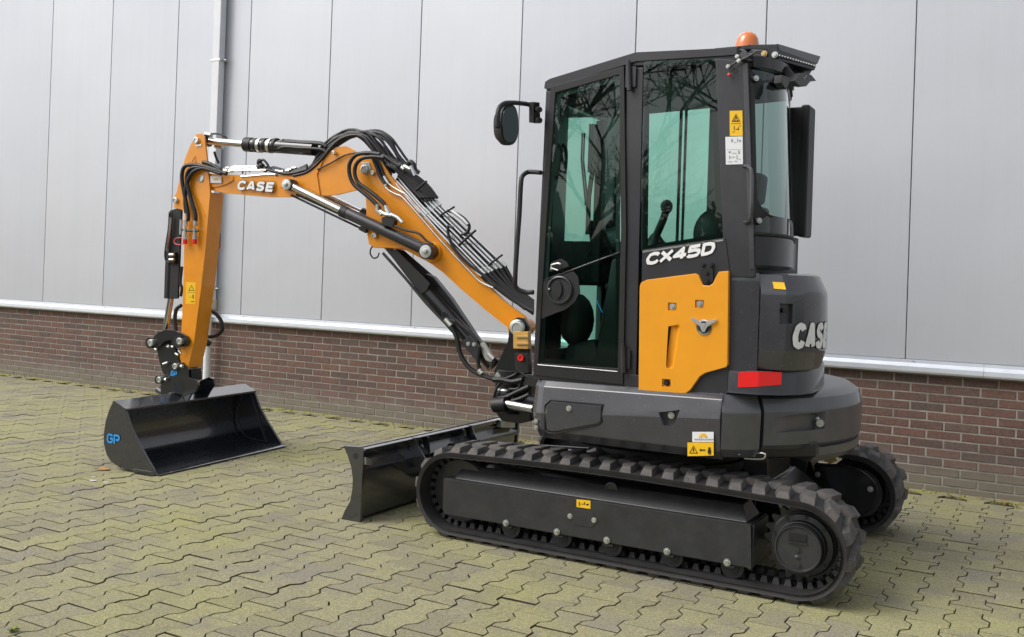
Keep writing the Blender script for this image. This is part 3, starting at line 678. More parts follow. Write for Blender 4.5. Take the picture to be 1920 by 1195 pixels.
# corner between the skirt and the counterweight
def plan_ring(plan, z, inset, depth=.12, c=(-.15, .1)):
    o_, i_ = [], []
    for x, y in plan:
        p = Vector((x, y, 0)); d = (Vector((c[0], c[1], 0))-p).normalized(); o_.append(p+d*inset+Vector((0, 0, z))); i_.append(p+d*(inset+depth)+Vector((0, 0, z)))
    return o_+i_[::-1]
plan = [(-.606, .945), (-.66, .915), (-.72, .868), (-.770, .815)]
mb = MB(); mb.loft([plan_ring(plan, z, k, .35) for z, k in ((.655, .05), (.70, .012), (.88, 0), (.90, .004), (.975, .055), (.985, .08))]); part(mb, 'rear_corner_panel', CAST, EX, bevel=.003, smooth=25)
# counterweight
def arc(a0, a1, r, n=40): return [(r*math.cos(R(a0+(a1-a0)*i/n)), r*math.sin(R(a0+(a1-a0)*i/n))) for i in range(n+1)]
A0 = 134.6
def cring(z, r, a0=A0, a1=226, inner=.45): return [(x, y, z) for x, y in arc(a0, a1, r)]+[(x, y, z) for x, y in arc(a1, a0, inner, 12)]
mb = MB(); mb.loft([cring(.695, 1.085), cring(.72, 1.106), cring(.885, 1.11), cring(.900, 1.108), cring(.955, 1.085), cring(.982, 1.045), cring(.990, 1.0), cring(.992, .9)])
cw = part(mb, 'counterweight', CAST, EX, smooth=18)
c = MB(); c.prism([onY(a, b, .45) for a, b in ((1529, 776), (1567, 769), (1569, 797), (1561, 804), (1528, 805))], (.14, .3, 0)); cut(cw, c)
mb = MB(); mb.loft([cring(.615, 1.075, 152.5, 226, .5), cring(.65, 1.098, 152.5, 226, .5), cring(.6945, 1.102, 152.5, 226, .5)]); part(mb, 'lower_counterweight', CAST, cw, bevel=.004, smooth=20)
mb = MB(); q = onY(1541, 792, .42); mb.cyl(q, q+Vector((0, .05, 0)), .02); mb.sphere(q+Vector((.02, .02, .02)), .018); part(mb, 'tie_down_pin', ZINC, cw)
mb = MB(); q = onZ(1510, 729, .994); mb.prism([q+Vector(v) for v in ((-.05, -.02, 0), (.05, -.02, 0), (.05, .02, 0), (-.05, .02, 0))], (0, 0, .004)); part(mb, 'lifting_pad', GREY, cw)
mb = MB(); mb.prism([q+Vector(v) for v in ((-.018, -.008, .0045), (.018, -.008, .0045), (.018, .008, .0045), (-.018, .008, .0045))], (0, 0, .003)); part(mb, 'lifting_slot', SEAL, cw)
# dark mass under the body (motor floor, towing eye)
mb = MB(); mb.loft([[(x*k, y*k, z) for x, y in arc(0, 360, .8, 30)[:-1]] for z, k in ((.60, .95), (.64, 1.0), (.69, 1.0))]); part(mb, 'floor_plate', BLACK, EX)
mb = MB(); PY(mb, [(1392, 845), (1530, 830), (1530, 858), (1440, 860), (1440, 905), (1395, 905)], .55, .5); part(mb, 'swing_motor_cover', BLACK, EX, bevel=.01)
mb = MB(); mb.tube([onY(a, b, .78) for a, b in ((1395, 851), (1430, 850), (1434, 856), (1428, 861), (1396, 860))], .006, n=8, smooth=3); part(mb, 'tie_down_hook', STEEL, EX)
mb = MB(); PY(mb, [(1375, 838), (1387, 835), (1387, 853), (1374, 854)], .86, .01); part(mb, 'white_tag', WHITED, EX)
mb = MB(); PY(mb, [(1540, 862), (1566, 858), (1570, 864), (1556, 870)], -.3, .05); part(mb, 'hose_clip', YZINC, EX)
# ---- body behind and below the cab
bp_ = [(-.600, .880), (-.66, .880), (-.76, .868), (-.86, .80), (-.93, .70), (-.965, .55), (-.96, .35), (-.93, .1), (-.88, -.15), (-.80, -.35)]
mb = MB(); mb.loft([plan_ring(bp_, z, k, .25) for z, k in ((.985, -.004), (1.0, 0), (1.085, .0), (1.105, .01))]); part(mb, 'rear_lower_panel', GREY2, EX, smooth=30)
sp = [(-.603, .875), (-.66, .876), (-.752, .858)]
mb = MB(); mb.loft([plan_ring(sp, z, k, .2) for z, k in ((1.095, 0), (1.55, .0), (1.60, .012), (1.612, .04))]); part(mb, 'rear_side_panel', GREY, EX, bevel=.003, smooth=25)
ep_ = [(-.766, .868), (-.885, .838), (-.925, .800), (-.972, .72), (-1.002, .63), (-1.015, .54), (-1.004, .42), (-.975, .28), (-.935, .10), (-.89, -.08), (-.82, -.3)]
lv = ((1.105, .060), (1.113, .036), (1.20, .006), (1.212, .002), (1.33, 0), (1.49, .006), (1.512, .010), (1.594, .055), (1.603, .080))
mb = MB(); mb.loft([plan_ring(ep_, z, k, .10) for z, k in lv]); cov = part(mb, 'engine_cover', GREY, EX, smooth=17)
mb = MB(); mb.loft([[(x*.93+0, y*.93, z) for x, y in ep_]+[(-.3, -.3, z), (-.3, .8, z)] for z in (1.11, 1.59)]); part(mb, 'engine_block_shroud', INK, EX)
def cover_pt(s, z, lift):
    ins = 0
    for (z0, k0), (z1, k1) in zip(lv, lv[1:]):
        if z0 <= z <= z1: ins = k0+(k1-k0)*(z-z0)/(z1-z0)
    acc = 0
    for a, b in zip(ep_, ep_[1:]):
        A, B = Vector((*a, 0)), Vector((*b, 0)); L_ = (B-A).length
        if acc+L_ >= s or b is ep_[-1]:
            p = A+(B-A)*((s-acc)/L_); d = (Vector((-.15, .1, 0))-p).normalized(); q = p+d*(ins-lift-.0015); q.z = z; return q
        acc += L_
def s_at(px, z):
    lo, hi = 0, .7
    for _ in range(30):
        m_ = (lo+hi)/2
        if proj(cover_pt(m_, z, 0))[0] < px: lo = m_
        else: hi = m_
    return lo
s0 = s_at(1484, 1.29)
lettering('CASE', lambda u, v, l: cover_pt(s0+u, 1.222+v, l), .135, .084, .004, .25, WHITE, cov, slant=.10, ol=.03, olmat=INK, curved=True)
c = MB(); h0 = s_at(1462, 1.45); h1 = s_at(1487, 1.45)
P4 = [cover_pt(h0, 1.345, 0), cover_pt(h1, 1.35, 0), cover_pt(h1, 1.45, 0), cover_pt(h0, 1.45, 0)]
nv = (P4[1]-P4[0]).cross(Vector((0, 0, 1))).normalized()
if nv.dot(CAM-P4[0]) < 0: nv = -nv
c.prism([p-nv*.045 for p in P4], nv*.12); cut(cov, c, 17)
mb = MB(); mb.cyl(cover_pt((h0+h1)/2-.006, 1.415, 0)-nv*.04, cover_pt((h0+h1)/2-.006, 1.415, 0)-nv*.012, .012); part(mb, 'lock', BLACKM, cov)
mb = MB(); d0, d1 = s_at(1449, 1.54), s_at(1471, 1.54)
mb.prism([cover_pt(d0, 1.523, .004), cover_pt(d1, 1.520, .004), cover_pt(d1, 1.556, .004), cover_pt(d0, 1.557, .004)], nv*.001); part(mb, 'orange_decal', YEL, cov, smooth=0)
def cgp(s, z, lift=0, pl=None, c=(-.2, .38)):
    acc = 0
    for a, b in zip(pl, pl[1:]):
        A, B = Vector((*a, z)), Vector((*b, z)); L_ = (B-A).length
        if acc+L_ >= s or b is pl[-1]:
            p = A+(B-A)*((s-acc)/L_); d = (p-Vector((c[0], c[1], z))).normalized(); return p+d*lift
        acc += L_
def s_on(px, z, pl, hi=.7):
    lo = 0
    for _ in range(30):
        m_ = (lo+hi)/2
        if proj(cgp(m_, z, 0, pl, (-.15, .1)))[0] < px: lo = m_
        else: hi = m_
    return lo
ra, rb_ = s_on(1384, 1.05, bp_), s_on(1464, 1.05, bp_)
mb = MB(); mb.loft([[cgp(ra+(rb_-ra)*t, z1, .006, bp_, (-.15, .1)), cgp(ra+(rb_-ra)*t, z0, .006, bp_, (-.15, .1)), cgp(ra+(rb_-ra)*t, z0, .001, bp_, (-.15, .1)), cgp(ra+(rb_-ra)*t, z1, .001, bp_, (-.15, .1))] for t, z0, z1 in [(q/24, 1.016+.024*q/24, 1.092+.010*min(1, q/8)+.0*q) for q in range(25)]]); part(mb, 'red_reflector', REDR, EX, smooth=0)
# ---- orange side door below the window
mb = MB(); PY(mb, [(1199, 537), (1202, 530), (1212, 525), (1304, 513), (1310, 517), (1318, 535), (1330, 536), (1336, 532), (1347, 510), (1366, 508), (1364, 684), (1361, 689), (1322, 700), (1312, 706), (1294, 732), (1286, 738), (1197, 738)], .905, .03)
od = part(mb, 'side_door', ORANGE_PL, EX, bevel=.005, seg=3)
c = MB(); f0 = [onY(a, b, .92) for a, b in ((1254, 610), (1278, 606), (1279, 612), (1266, 690), (1262, 694), (1250, 693), (1249, 686))]; f1 = [onY(a, b, .885) for a, b in ((1252, 614), (1266, 612), (1270, 616), (1260, 684), (1257, 688), (1250, 688), (1249, 684))]
c.loft([f0, f1]); cut(od, c)
mb = MB(); PY(mb, [(1252, 612), (1258, 611), (1254, 640), (1249, 688)], .8905, .004); part(mb, 'grip_slot', SEAL, od)
for a, b, m_ in ((1261, 575, ZINC), (1312, 570, ZINC), (1250, 718, BLACKM)):
    c = MB(); q = onY(a, b, .90); c.box(q.x-.024, q.x+.024, .893, .93, q.z-.020, q.z+.020); cut(od, c); bolt(od, (q.x, .894, q.z), NY, .012, .012, m_, 'lock')
# round winged badge
q = onY(1320, 614, .908); mb = MB(); mb.lathe(q-NY*.006, NY, [(0, .001), (0, .040), (.008, .040), (.009, .032), (.007, .030), (.007, .001)], 32); bg_ = part(mb, 'round_badge', CHROME, od)
mb = MB(); mb.cyl(q+NY*.001, q+NY*.0022, .028, n=24); part(mb, 'badge_field', INK, bg_)
mb = MB()
for sx_ in (-1, 1):
    mb.prism([q+Vector((sx_*u, .004, v)) for u, v in ((0, .0), (.012, .024), (.035, .038), (.068, .048), (.066, .034), (.045, .020), (.020, .004), (.010, -.018))], (0, .006, 0))
mb.prism([q+Vector((u, .005, v)) for u, v in ((-.010, .022), (.006, .022), (.014, .006), (.006, -.026), (-.012, -.022), (-.004, -.004))], (0, .008, 0))
part(mb, 'badge_wings', ZINC, bg_, bevel=.001)
# dark body panel around the orange door
mb = MB(); PY(mb, [(1203, 527), (1204, 469), (1360, 446), (1368, 508), (1365, 700), (1363, 742), (1200, 742), (1196, 700)], .884, .03); bpnl = part(mb, 'body_side_panel', GREY2, EX, bevel=.004)
mb = MB(); PY(mb, [(1205, 471), (1355, 449), (1356, 452), (1205, 474)], .8855, .002); part(mb, 'trim_line', STEEL, bpnl)
mb = MB(); PY(mb, [(1316, 501), (1331, 499), (1337, 506), (1337, 528), (1328, 534), (1318, 532), (1314, 510)], .8955, .011); lb_ = part(mb, 'latch_plate', BLACKM, bpnl, bevel=.002)
for a, b in ((1318, 497), (1334, 497), (1325, 512), (1326, 527)): bolt(lb_, onY(a, b, .897), NY, .008, .010, BLACKM)
t0 = onY(1212, 499, .8865); t1 = onY(1338, 479, .8865)
def txt_map(p0, p1, y):
    dx = (p1-p0); L_ = Vector((dx.x, 0, dx.z)).length; ux = Vector((dx.x, 0, dx.z))/L_
    return lambda u, v, l: Vector((p0.x, y, p0.z))+ux*u+Vector((0, 0, 1))*v+Vector((0, l, 0))
lettering('CX45D', txt_map(onY(1210, 499, .885), onY(1338, 477, .885), .885), .067, .076, .000, .265, WHITE, bpnl, slant=.20, ol=.07, olmat=INK)
# ------------------------------------------------------------------ cab
YN, YF = .88, -.12
mb = MB()
mb.py([(.517, .985), (.496, 2.60), (.462, 2.59), (.478, .985)], YN, YN-.055)                 # near front post
mb.py([(-.006, 1.0), (.006, 2.69), (-.088, 2.69), (-.108, 1.0)], YN-.004, YN-.055)           # door post
PY(mb, [(1341, 110), (1402, 114), (1414, 440), (1415, 520), (1362, 520), (1355, 446)], YN-.002, .055)    # rear post
mb.py([(.496, 2.595), (.500, 2.625), (-.04, 2.745), (-.60, 2.722), (-.60, 2.688), (-.04, 2.70), (.47, 2.585)], YN-.006, YN-.055)
mb.py([(.52, .965), (.50, 1.045), (-.10, 1.035), (-.60, 1.04), (-.60, .975)], YN+.001, YN-.06)
for x0, x1, z0, z1 in ((.44, .50, 1.0, 2.6), (-.28, -.155, 1.0, 2.66)): mb.box(x0, x1, YF, YF+.05, z0, z1)
mb.box(-.155, .44, YF+.002, YF+.05, 1.0, 1.79); mb.box(-.155, .44, YF+.002, YF+.05, 2.635, 2.70); mb.box(-.70, -.28, YF+.002, YF+.05, 1.0, 1.80)
mb.box(.455, .49, YF+.05, .105, 1.0, 2.6); mb.box(.457, .488, .105, YN-.06, 1.0, 1.13); mb.box(.457, .488, .105, YN-.06, 2.545, 2.60); mb.box(.455, .490, .655, YN-.055, 1.13, 2.545); mb.box(.458, .486, .105, .655, 1.50, 1.525)
cabf = part(mb, 'cab_frame', GREY2, EX, bevel=.006, seg=2)
mb = MB(); mb.py([(.505, 2.612), (.500, 2.650), (.47, 2.665), (-.046, 2.772), (-.60, 2.750), (-.60, 2.712), (-.05, 2.722), (.48, 2.605)], YN+.006, YF-.006)
cgl = [(-.700, .872), (-.735, .858), (-.770, .825), (-.798, .77), (-.818, .70), (-.826, .62), (-.823, .54), (-.805, .42), (-.77, .25), (-.735, .08), (-.69, -.12)]
rp_ = [(-.601, YN+.004), (-.63, YN+.003)]+[(x+.05, y) for x, y in cgl]+[(-.601, YF-.005)]
def ins_ring(pl, z, k, c=(-.2, .38)):
    r_ = []
    for x, y in pl:
        d = Vector((c[0]-x, c[1]-y, 0)); d.normalize(); r_.append((x+d.x*k if x < -.605 else x, y+d.y*k, z))
    return r_
mb.loft([ins_ring(rp_, z, k) for z, k in ((2.66, .05), (2.665, .03), (2.700, .03), (2.728, .05), (2.745, .10))])
roof = part(mb, 'cab_roof', GREY2, EX, bevel=.008, seg=2)
# rear lower curved wall and pillar edge
mb = MB(); rw = [(-.655, YN-.002)]+cgl
mb.loft([plan_ring(rw, z, k, .05, (-.2, .38)) for z, k in ((1.625, .012), (1.64, 0), (1.785, 0), (1.79, .004))]); part(mb, 'rear_cab_wall', GREY2, EX, smooth=30)
mb = MB(); mb.loft([plan_ring([(-.61, .86), (-.70, .84), (-.78, .72), (-.80, .5), (-.78, .2)], z, 0, .2, (-.2, .38)) for z in (1.595, 1.63)]); part(mb, 'cab_mount', BLACKM, EX)
mb = MB(); mb.prism([onY(1393, 118, YN+.003), onY(1402, 118, YN+.003), onY(1413, 440, YN+.003), onY(1414, 505, YN+.003), onY(1405, 505, YN+.003)], (0, -.03, 0)); part(mb, 'pillar_edge', GREY, cabf, bevel=.004)
def cgq(s, z, lift=0): p = cgp(s, z, lift, cgl); p.x += .045*max(0, z-1.8)/.82; return p
ST = .95
mb = MB()
N_ = 30; mb.loft([[cgq(ST*i/N_, 1.80, -.008), cgq(ST*i/N_, 2.655, -.008)] for i in range(N_+1)], cap=False, closed=False)
rg = part(mb, 'rear_corner_glass', GLASSR, cabf, smooth=60)
# black border of the curved glass: outer rectangle with a rounded opening
def rr_ring(s0, s1, z0, z1, r, lift):
    P = []
    for (cx, cz, a0) in ((s1-r, z1-r, 0), (s0+r, z1-r, 90), (s0+r, z0+r, 180), (s1-r, z0+r, 270)):
        for k in range(7): a = R(a0+15*k); P.append((cx+r*math.cos(a), cz+r*math.sin(a)))
    Q = []
    for (a, b) in zip(P, P[1:]+P[:1]):
        for k in range(3): Q.append((a[0]+(b[0]-a[0])*k/3, a[1]+(b[1]-a[1])*k/3))
    return [cgq(u, v, lift) for u, v in Q]
mb = MB(); mb.loft([rr_ring(.012, ST-.01, 1.803, 2.652, .005, -.004), rr_ring(.038, .86, 1.895, 2.585, .11, -.004)], cap=False); part(mb, 'glass_border', INK, rg, smooth=60)
mb = MB(); pts = [cgq(u, v, .0) for u, v in [(.0, 1.80), (.0, 2.655)]]
mb.tube([cgq(.004, 1.80), cgq(.004, 2.2), cgq(.004, 2.655)], .010, n=8); mb.tube([cgq(ST*i/24, 1.797, 0) for i in range(25)], .010, n=8); mb.tube([cgq(ST*i/24, 2.658, 0) for i in range(25)], .010, n=8); part(mb, 'glass_seal', SEAL, rg)
for u, v in ((.040, 2.590), (.040, 1.865)):
    p = cgq(u, v, .0); d = (p-Vector((-.2, .38, v))).normalized(); mb = MB(); mb.cyl(p-d*.004, p+d*.008, .022, .018); b_ = part(mb, 'glass_fixing', BLACKM, rg); bolt(b_, p+d*.008, d, .010, .010)
# door
def ring_panel(mb, outer, inner, y, t):       # frame between two px polygons with equal counts
    o_ = [onY(a, b, y) for a, b in outer]; i_ = [onY(a, b, y) for a, b in inner]; n = len(o_); T = Vector((0, -t, 0))
    vo = [mb.bm.verts.new(p) for p in o_]; vi = [mb.bm.verts.new(p) for p in i_]; wo_ = [mb.bm.verts.new(p+T) for p in o_]; wi = [mb.bm.verts.new(p+T) for p in i_]
    for k in range(n):
        j = (k+1) % n
        mb.bm.faces.new((vo[k], vo[j], vi[j], vi[k])); mb.bm.faces.new((wo_[k], wi[k], wi[j], wo_[j])); mb.bm.faces.new((vo[k], wo_[k], wo_[j], vo[j])); mb.bm.faces.new((vi[k], vi[j], wi[j], wi[k]))
mb = MB(); ring_panel(mb, [(1032, 163), (1170, 124), (1174, 430), (1168, 722), (1000, 704), (1012, 450)], [(1041, 174), (1161, 140), (1164, 430), (1158, 691), (1009, 681), (1022, 450)], YN+.010, .03)
door = part(mb, 'cab_door', BLACKM, EX, bevel=.004)
mb = MB(); mb.tube([onY(a, b, YN+.012) for a, b in ((1008, 684), (1080, 690), (1158, 697))], .0035, n=6); part(mb, 'door_trim', STEEL, door)
def pane(name, pts, y, parent, mat=GLASS, thick=.005):
    mb = MB(); PY(mb, pts, y, thick); return part(mb, name, mat, parent, smooth=0)
GLASSD = GLASS
def single(name, pts, parent, mat=GLASS):     # a pane as one sheet (the tint counts once)
    mb = MB(); mb.bm.faces.new([mb.bm.verts.new(p) for p in pts]); return part(mb, name, mat, parent, smooth=0)
single('upper_door_glass', [onY(a, b, YN) for a, b in ((1040, 173), (1162, 139), (1163, 473), (1020, 524))], door)
single('lower_door_glass', [onY(a, b, YN) for a, b in ((1020, 526), (1163, 475), (1159, 692), (1008, 682))], door)
mb = MB(); PY(mb, [(1008, 529), (1162, 472), (1162, 474.5), (1008, 531.5)], YN+.004, .012); part(mb, 'glass_divider', BLACKM, door)
mb = MB(); mb.tube([onY(a, b, YN+.004) for a, b in ((1010, 529), (1161, 473))], .0016, n=5); part(mb, 'divider_trim', GREY, door)
mb = MB(); ring_panel(mb, [(1040, 173), (1162, 139), (1163, 300), (1160, 691), (1009, 682), (1022, 400)], [(1052, 182), (1154, 153), (1155, 300), (1154, 680), (1020, 673), (1034, 400)], YN-.002, .004); part(mb, 'door_seal', SEAL, door)
# handle disc on the black lock plate
mb = MB(); PY(mb, [(1009, 532), (1075, 509), (1084, 520), (1087, 548), (1078, 566), (1062, 580), (1010, 600)], YN+.005, .008); lp = part(mb, 'lock_plate', BLACKM, door, bevel=.002)
q = onY(1050, 544, YN+.006); mb = MB(); mb.lathe(q, NY, [(0, .001), (0, .078), (.012, .078), (.015, .072), (.008, .066), (.002, .062), (.002, .001)], 36); hd_ = part(mb, 'handle_ring', GREY2, lp, smooth=25)
mb = MB(); c = []
for i in range(24): a = 2*math.pi*i/24; c.append((q.x+.012+.030*math.cos(a), q.y+.014, q.z+.0+(.048 if False else (.040 if abs(math.cos(a)) < .9 else .036))*math.sin(a)*1.25))
mb.prism(c, (0, -.012, 0)); part(mb, 'handle_flap', BLACKM, hd_, bevel=.003)
mb = MB(); p = onY(1030, 542, YN+.016); mb.cyl(p, p+NY*.006, .006, n=10); part(mb, 'key_lock', ZINC, hd_)
mb = MB(); mb.tube([onY(a, b, YN+.02) for a, b in ((1033, 506), (1034, 497), (1046, 494), (1051, 496))], .0045, n=6); mb.tube([onY(a, b, YN+.02) for a, b in ((1034, 503), (1046, 507))], .0045, n=6); part(mb, 'door_stay_clip', ZINC, door)
mb = MB(); PY(mb, [(1030, 510), (1034, 492), (1052, 485), (1063, 492), (1066, 500)], YN+.002, .01); part(mb, 'stay_plate', BLACKM, door)
for (a, b, c_, d_) in ((1178, 118, 1180, 170), (1168, 649, 1169, 699)):
    q0, q1 = onY(a, b, YN+.022), onY(c_, d_, YN+.022); mb = MB(); mb.cyl(q0, q1, .013, n=12); mb.box(q1.x-.03, q1.x+.03, YN+.001, YN+.012, q1.z+.02, q0.z-.02); mb.cyl(q0, q0+Vector((0, 0, .014)), .008, n=8); part(mb, 'door_hinge', GREY2, door, bevel=.001)
# side window behind the door post
mb = MB(); ring_panel(mb, [(1208, 115), (1342, 112), (1357, 446), (1202, 470)], [(1216, 124), (1333, 121), (1343, 440), (1212, 461)], YN-.010, .02)
sw = part(mb, 'side_window', SEAL, EX)
single('side_glass', [onY(a, b, YN-.004) for a, b in ((1207, 114), (1343, 111), (1358, 447), (1201, 471))], sw)
mb = MB(); c = []
single('far_side_glass', [(.44, YF+.01, 1.79), (-.155, YF+.01, 1.79), (-.155, YF+.01, 2.635), (.44, YF+.01, 2.635)], sw)
mb = MB(); mb.box(.03, .045, YF+.012, YF+.03, 1.79, 2.635); mb.box(-.002, .010, YF+.012, YF+.03, 1.79, 2.635); part(mb, 'sliding_window_frame', BLACKM, sw)
single('windscreen_glass', [(.475, .105, 1.525), (.475, .655, 1.525), (.475, .655, 2.545), (.475, .105, 2.545)], cabf)
single('lower_windscreen_glass', [(.475, .105, 1.13), (.475, .655, 1.13), (.475, .655, 1.50), (.475, .105, 1.50)], cabf)
# cab interior
mb = MB(); mb.box(-.62, .45, YF+.052, YN-.06, .99, 1.02); part(mb, 'cab_floor', CABIN, cabf)
mb = MB(); mb.prism([(-.66, YF+.06, 2.64), (-.66, YN-.06, 2.64), (.45, YN-.06, 2.60), (.45, YF+.06, 2.60)], (0, 0, .02)); part(mb, 'headliner', CABIN, cabf)
mb = MB(); mb.hexa([(-.40, .12, 1.38), (.12, .12, 1.40), (.12, .60, 1.40), (-.40, .60, 1.38), (-.42, .14, 1.50), (.10, .14, 1.53), (.10, .58, 1.53), (-.42, .58, 1.50)]); mb.hexa([(-.55, .14, 1.45), (-.38, .14, 1.45), (-.38, .58, 1.45), (-.55, .58, 1.45), (-.62, .18, 1.98), (-.52, .18, 1.98), (-.52, .54, 1.98), (-.62, .54, 1.98)]); mb.box(-.36, .05, .2, .52, 1.03, 1.38)
mb.hexa([(-.61, .26, 1.99), (-.53, .26, 1.99), (-.53, .46, 1.99), (-.61, .46, 1.99), (-.63, .28, 2.16), (-.55, .28, 2.16), (-.55, .44, 2.16), (-.63, .44, 2.16)]); part(mb, 'operator_seat', CABIN, EX, bevel=.03, seg=3)
mb = MB(); mb.sphere(onY(1338, 440, .25), .12, (1, .8, 1.25), 24); part(mb, 'seat_bolster', CABIN, EX)
def stick(pts, y, rr_, name='joystick'):
    mb = MB(); P = [onY(a, b, y) for a, b in pts]; mb.tube(P, rr_, n=10, smooth=3); e = P[-1]; mb.sphere(e, rr_*1.6, (1, 1, 1.15)); b_ = P[0]; mb.lathe(b_-Vector((0, 0, .05)), (0, 0, 1), [(0, .07), (.02, .06), (.035, .045), (.05, .035), (.07, .02)], 16); return part(mb, name, BLACKM, EX)
stick([(1229, 445), (1238, 425), (1246, 405), (1250, 388)], .66, .022)
stick([(1136, 470), (1142, 440), (1146, 425)], .10, .022)
mb = MB(); mb.hexa([(-.30, .60, 1.03), (.20, .60, 1.03), (.20, .76, 1.03), (-.30, .76, 1.03), (-.35, .60, 1.66), (.12, .60, 1.66), (.12, .74, 1.66), (-.35, .74, 1.66)]); mb.hexa([(-.30, -.05, 1.03), (.30, -.05, 1.03), (.30, .10, 1.03), (-.30, .10, 1.03), (-.35, -.05, 1.62), (.22, -.05, 1.62), (.22, .08, 1.62), (-.35, .08, 1.62)]); part(mb, 'control_console', CABIN, EX, bevel=.02)
mb = MB(); s_ = [onX(a, b, .26) for a, b in ((1131, 432), (1160, 425), (1165, 466), (1146, 468))]; mb.prism(s_, (.02, 0, 0)); mon = part(mb, 'monitor', BLACKM, EX, bevel=.004)
mb = MB(); c_ = sum(s_, Vector())/4; mb.prism([c_+(p-c_)*.78-Vector((.002, 0, 0)) for p in s_], (-.002, 0, 0)); part(mb, 'screen', paint('teal_screen', (.10, .22, .20), .2), mon)
for k, xx in enumerate((.30, .18)):
    mb = MB(); mb.tube([(.34, .44-.16*k, 1.03), (.30, .44-.16*k, 1.25), (.26, .44-.16*k, 1.48)], .010, n=8); mb.sphere((.26, .44-.16*k, 1.50), .022); mb.box(.25, .40, .38-.16*k, .50-.16*k, 1.05, 1.07); part(mb, 'travel_pedal', BLACKM, EX)
mb = MB(); mb.hexa([(.18, .15, 1.03), (.42, .15, 1.03), (.42, .72, 1.03), (.18, .72, 1.03), (.24, .2, 1.20), (.42, .2, 1.16), (.42, .66, 1.16), (.24, .66, 1.20)]); part(mb, 'foot_step', CABIN, EX, bevel=.03)
mb = MB(); mb.sphere((.38, .62, 1.30), .13, (.8, .9, 1.2), 16); part(mb, 'blower_housing', CABIN, EX)
for py0 in (0, 1):
    mb = MB(); P = [onX(a, b, .468) for a, b in (((1096, 250), (1094, 300), (1101, 372), (1102, 385)) if py0 == 0 else ((1121, 283), (1113, 320), (1106, 370), (1104, 440)))]; mb.tube(P, .009 if py0 else .006, n=6); part(mb, 'wiper', BLACKM, cabf)
mb = MB(); mb.box(.46, .47, .24, .30, 2.20, 2.50); mb.box(.45, .475, .11, .17, 1.5, 2.54); part(mb, 'wiper_motor_cover', BLACKM, cabf)
mb = MB(); mb.tube([onX(a, b, .44) for a, b in ((1056, 272), (1062, 285), (1058, 330), (1046, 332))], .010, n=8, smooth=3); part(mb, 'inner_grab_handle', BLACKM, cabf)
mb = MB(); mb.tube([onY(a, b, .2) for a, b in ((1118, 562), (1128, 583), (1143, 600), (1146, 610))], .004, n=6); part(mb, 'blue_strap', BLUE, EX)
mb = MB()
for k in range(6): q = Vector((.24-.05*k, .46, 1.10-.012*k)); mb.tube([q+Vector((.03, 0, .05)), q+Vector((.0, 0, .085)), q+Vector((-.02, 0, .03))], .012, n=6)
part(mb, 'ribbed_hose', BLACKM, EX)
# outside: handrail, mirror, stickers, rear grab handle
mb = MB(); mb.tube([onX(a, b, c_) for a, b, c_ in ((1014, 324, .50), (1003, 323, .55), (990, 323, .60), (981, 329, .60), (977, 342, .60), (974, 400, .60), (969, 470, .60), (966, 522, .60), (968, 540, .60), (985, 548, .55), (1000, 548, .50))], .0135, n=10, smooth=4); part(mb, 'hand_rail', BLACKM, EX)
mb = MB(); mb.tube([onX(a, b, .60) for a, b in ((1003, 200), (985, 195), (955, 193), (941, 197), (934, 210), (932, 238))], .0135, n=10, smooth=4); P = [onX(a, b, .58) for a, b in ((992, 192), (1003, 193), (1005, 232), (992, 230))]; mb.prism(P, (-.03, 0, 0)); mb.cyl(onX(1003, 205, .58), onX(1012, 206, .50), .016); mb.cyl(onX(1003, 225, .58), onX(1012, 226, .50), .016); mar = part(mb, 'mirror_arm', BLACKM, EX)
mb = MB(); mo = onX(956, 234, .60); rr2 = []
def mir(k, dx, inner=1.0):
    P = []
    for i in range(28):
        a = 2*math.pi*i/28; u = math.copysign(abs(math.cos(a))**.75, math.cos(a))*.105*inner*k; v = math.copysign(abs(math.sin(a))**.8, math.sin(a))*.115*inner*k
        uu = u*math.cos(.16)+v*math.sin(.16)*.8; vv = v*math.cos(.16)-u*math.sin(.16)
        base = Vector((dx, 0, 0)); rot = Matrix.Rotation(R(-14), 3, 'Z'); q = rot @ Vector((dx, uu*.70, 0)); P.append(mo+Vector((q.x, q.y, vv)))
    return P
mb.loft([mir(.96, 0), mir(1, .006), mir(.97, .035), mir(.72, .075), mir(.3, .09)]); mr_ = part(mb, 'mirror_housing', BLACKM, mar, smooth=40)
mb = MB(); mb.loft([mir(.86, -.001), mir(.85, -.004)]); part(mb, 'mirror_glass', MIRRORG, mr_, smooth=0)
mb = MB(); mb.sphere(onX(934, 234, .61), .022); part(mb, 'mirror_joint', BLACKM, mar)
def decal(pts, y, mat, name, parent=EX, lift=.0015, label=None): mb = MB(); PY(mb, pts, y+lift, .001); return part(mb, name, mat, parent, smooth=0, label=label)
mb = MB(); mb.loft([[cgq(.02+.70*i/24, 2.645, .020), cgq(.02+.70*i/24, 2.700, .026), cgq(.02+.70*i/24, 2.72, -.06), cgq(.02+.70*i/24, 2.665, -.02)] for i in range(25)]); part(mb, 'rear_visor', BLACK, EX, smooth=30)
d1_ = decal([(1368, 208), (1392, 207.5), (1392.5, 255), (1368.5, 255.5)], YN, YEL, 'warning_decal', cabf)
d2_ = decal([(1360, 257), (1392.5, 256), (1393, 308), (1361, 309)], YN, WHITED, 'white_decal', cabf)
def ink(parent, polys, y, mat=INK, name='decal_print'):
    mb = MB()
    for P in polys: mb.bm.faces.new([mb.bm.verts.new(onY(a, b, y)) for a, b in P])
    return part(mb, name, mat, parent, smooth=0)
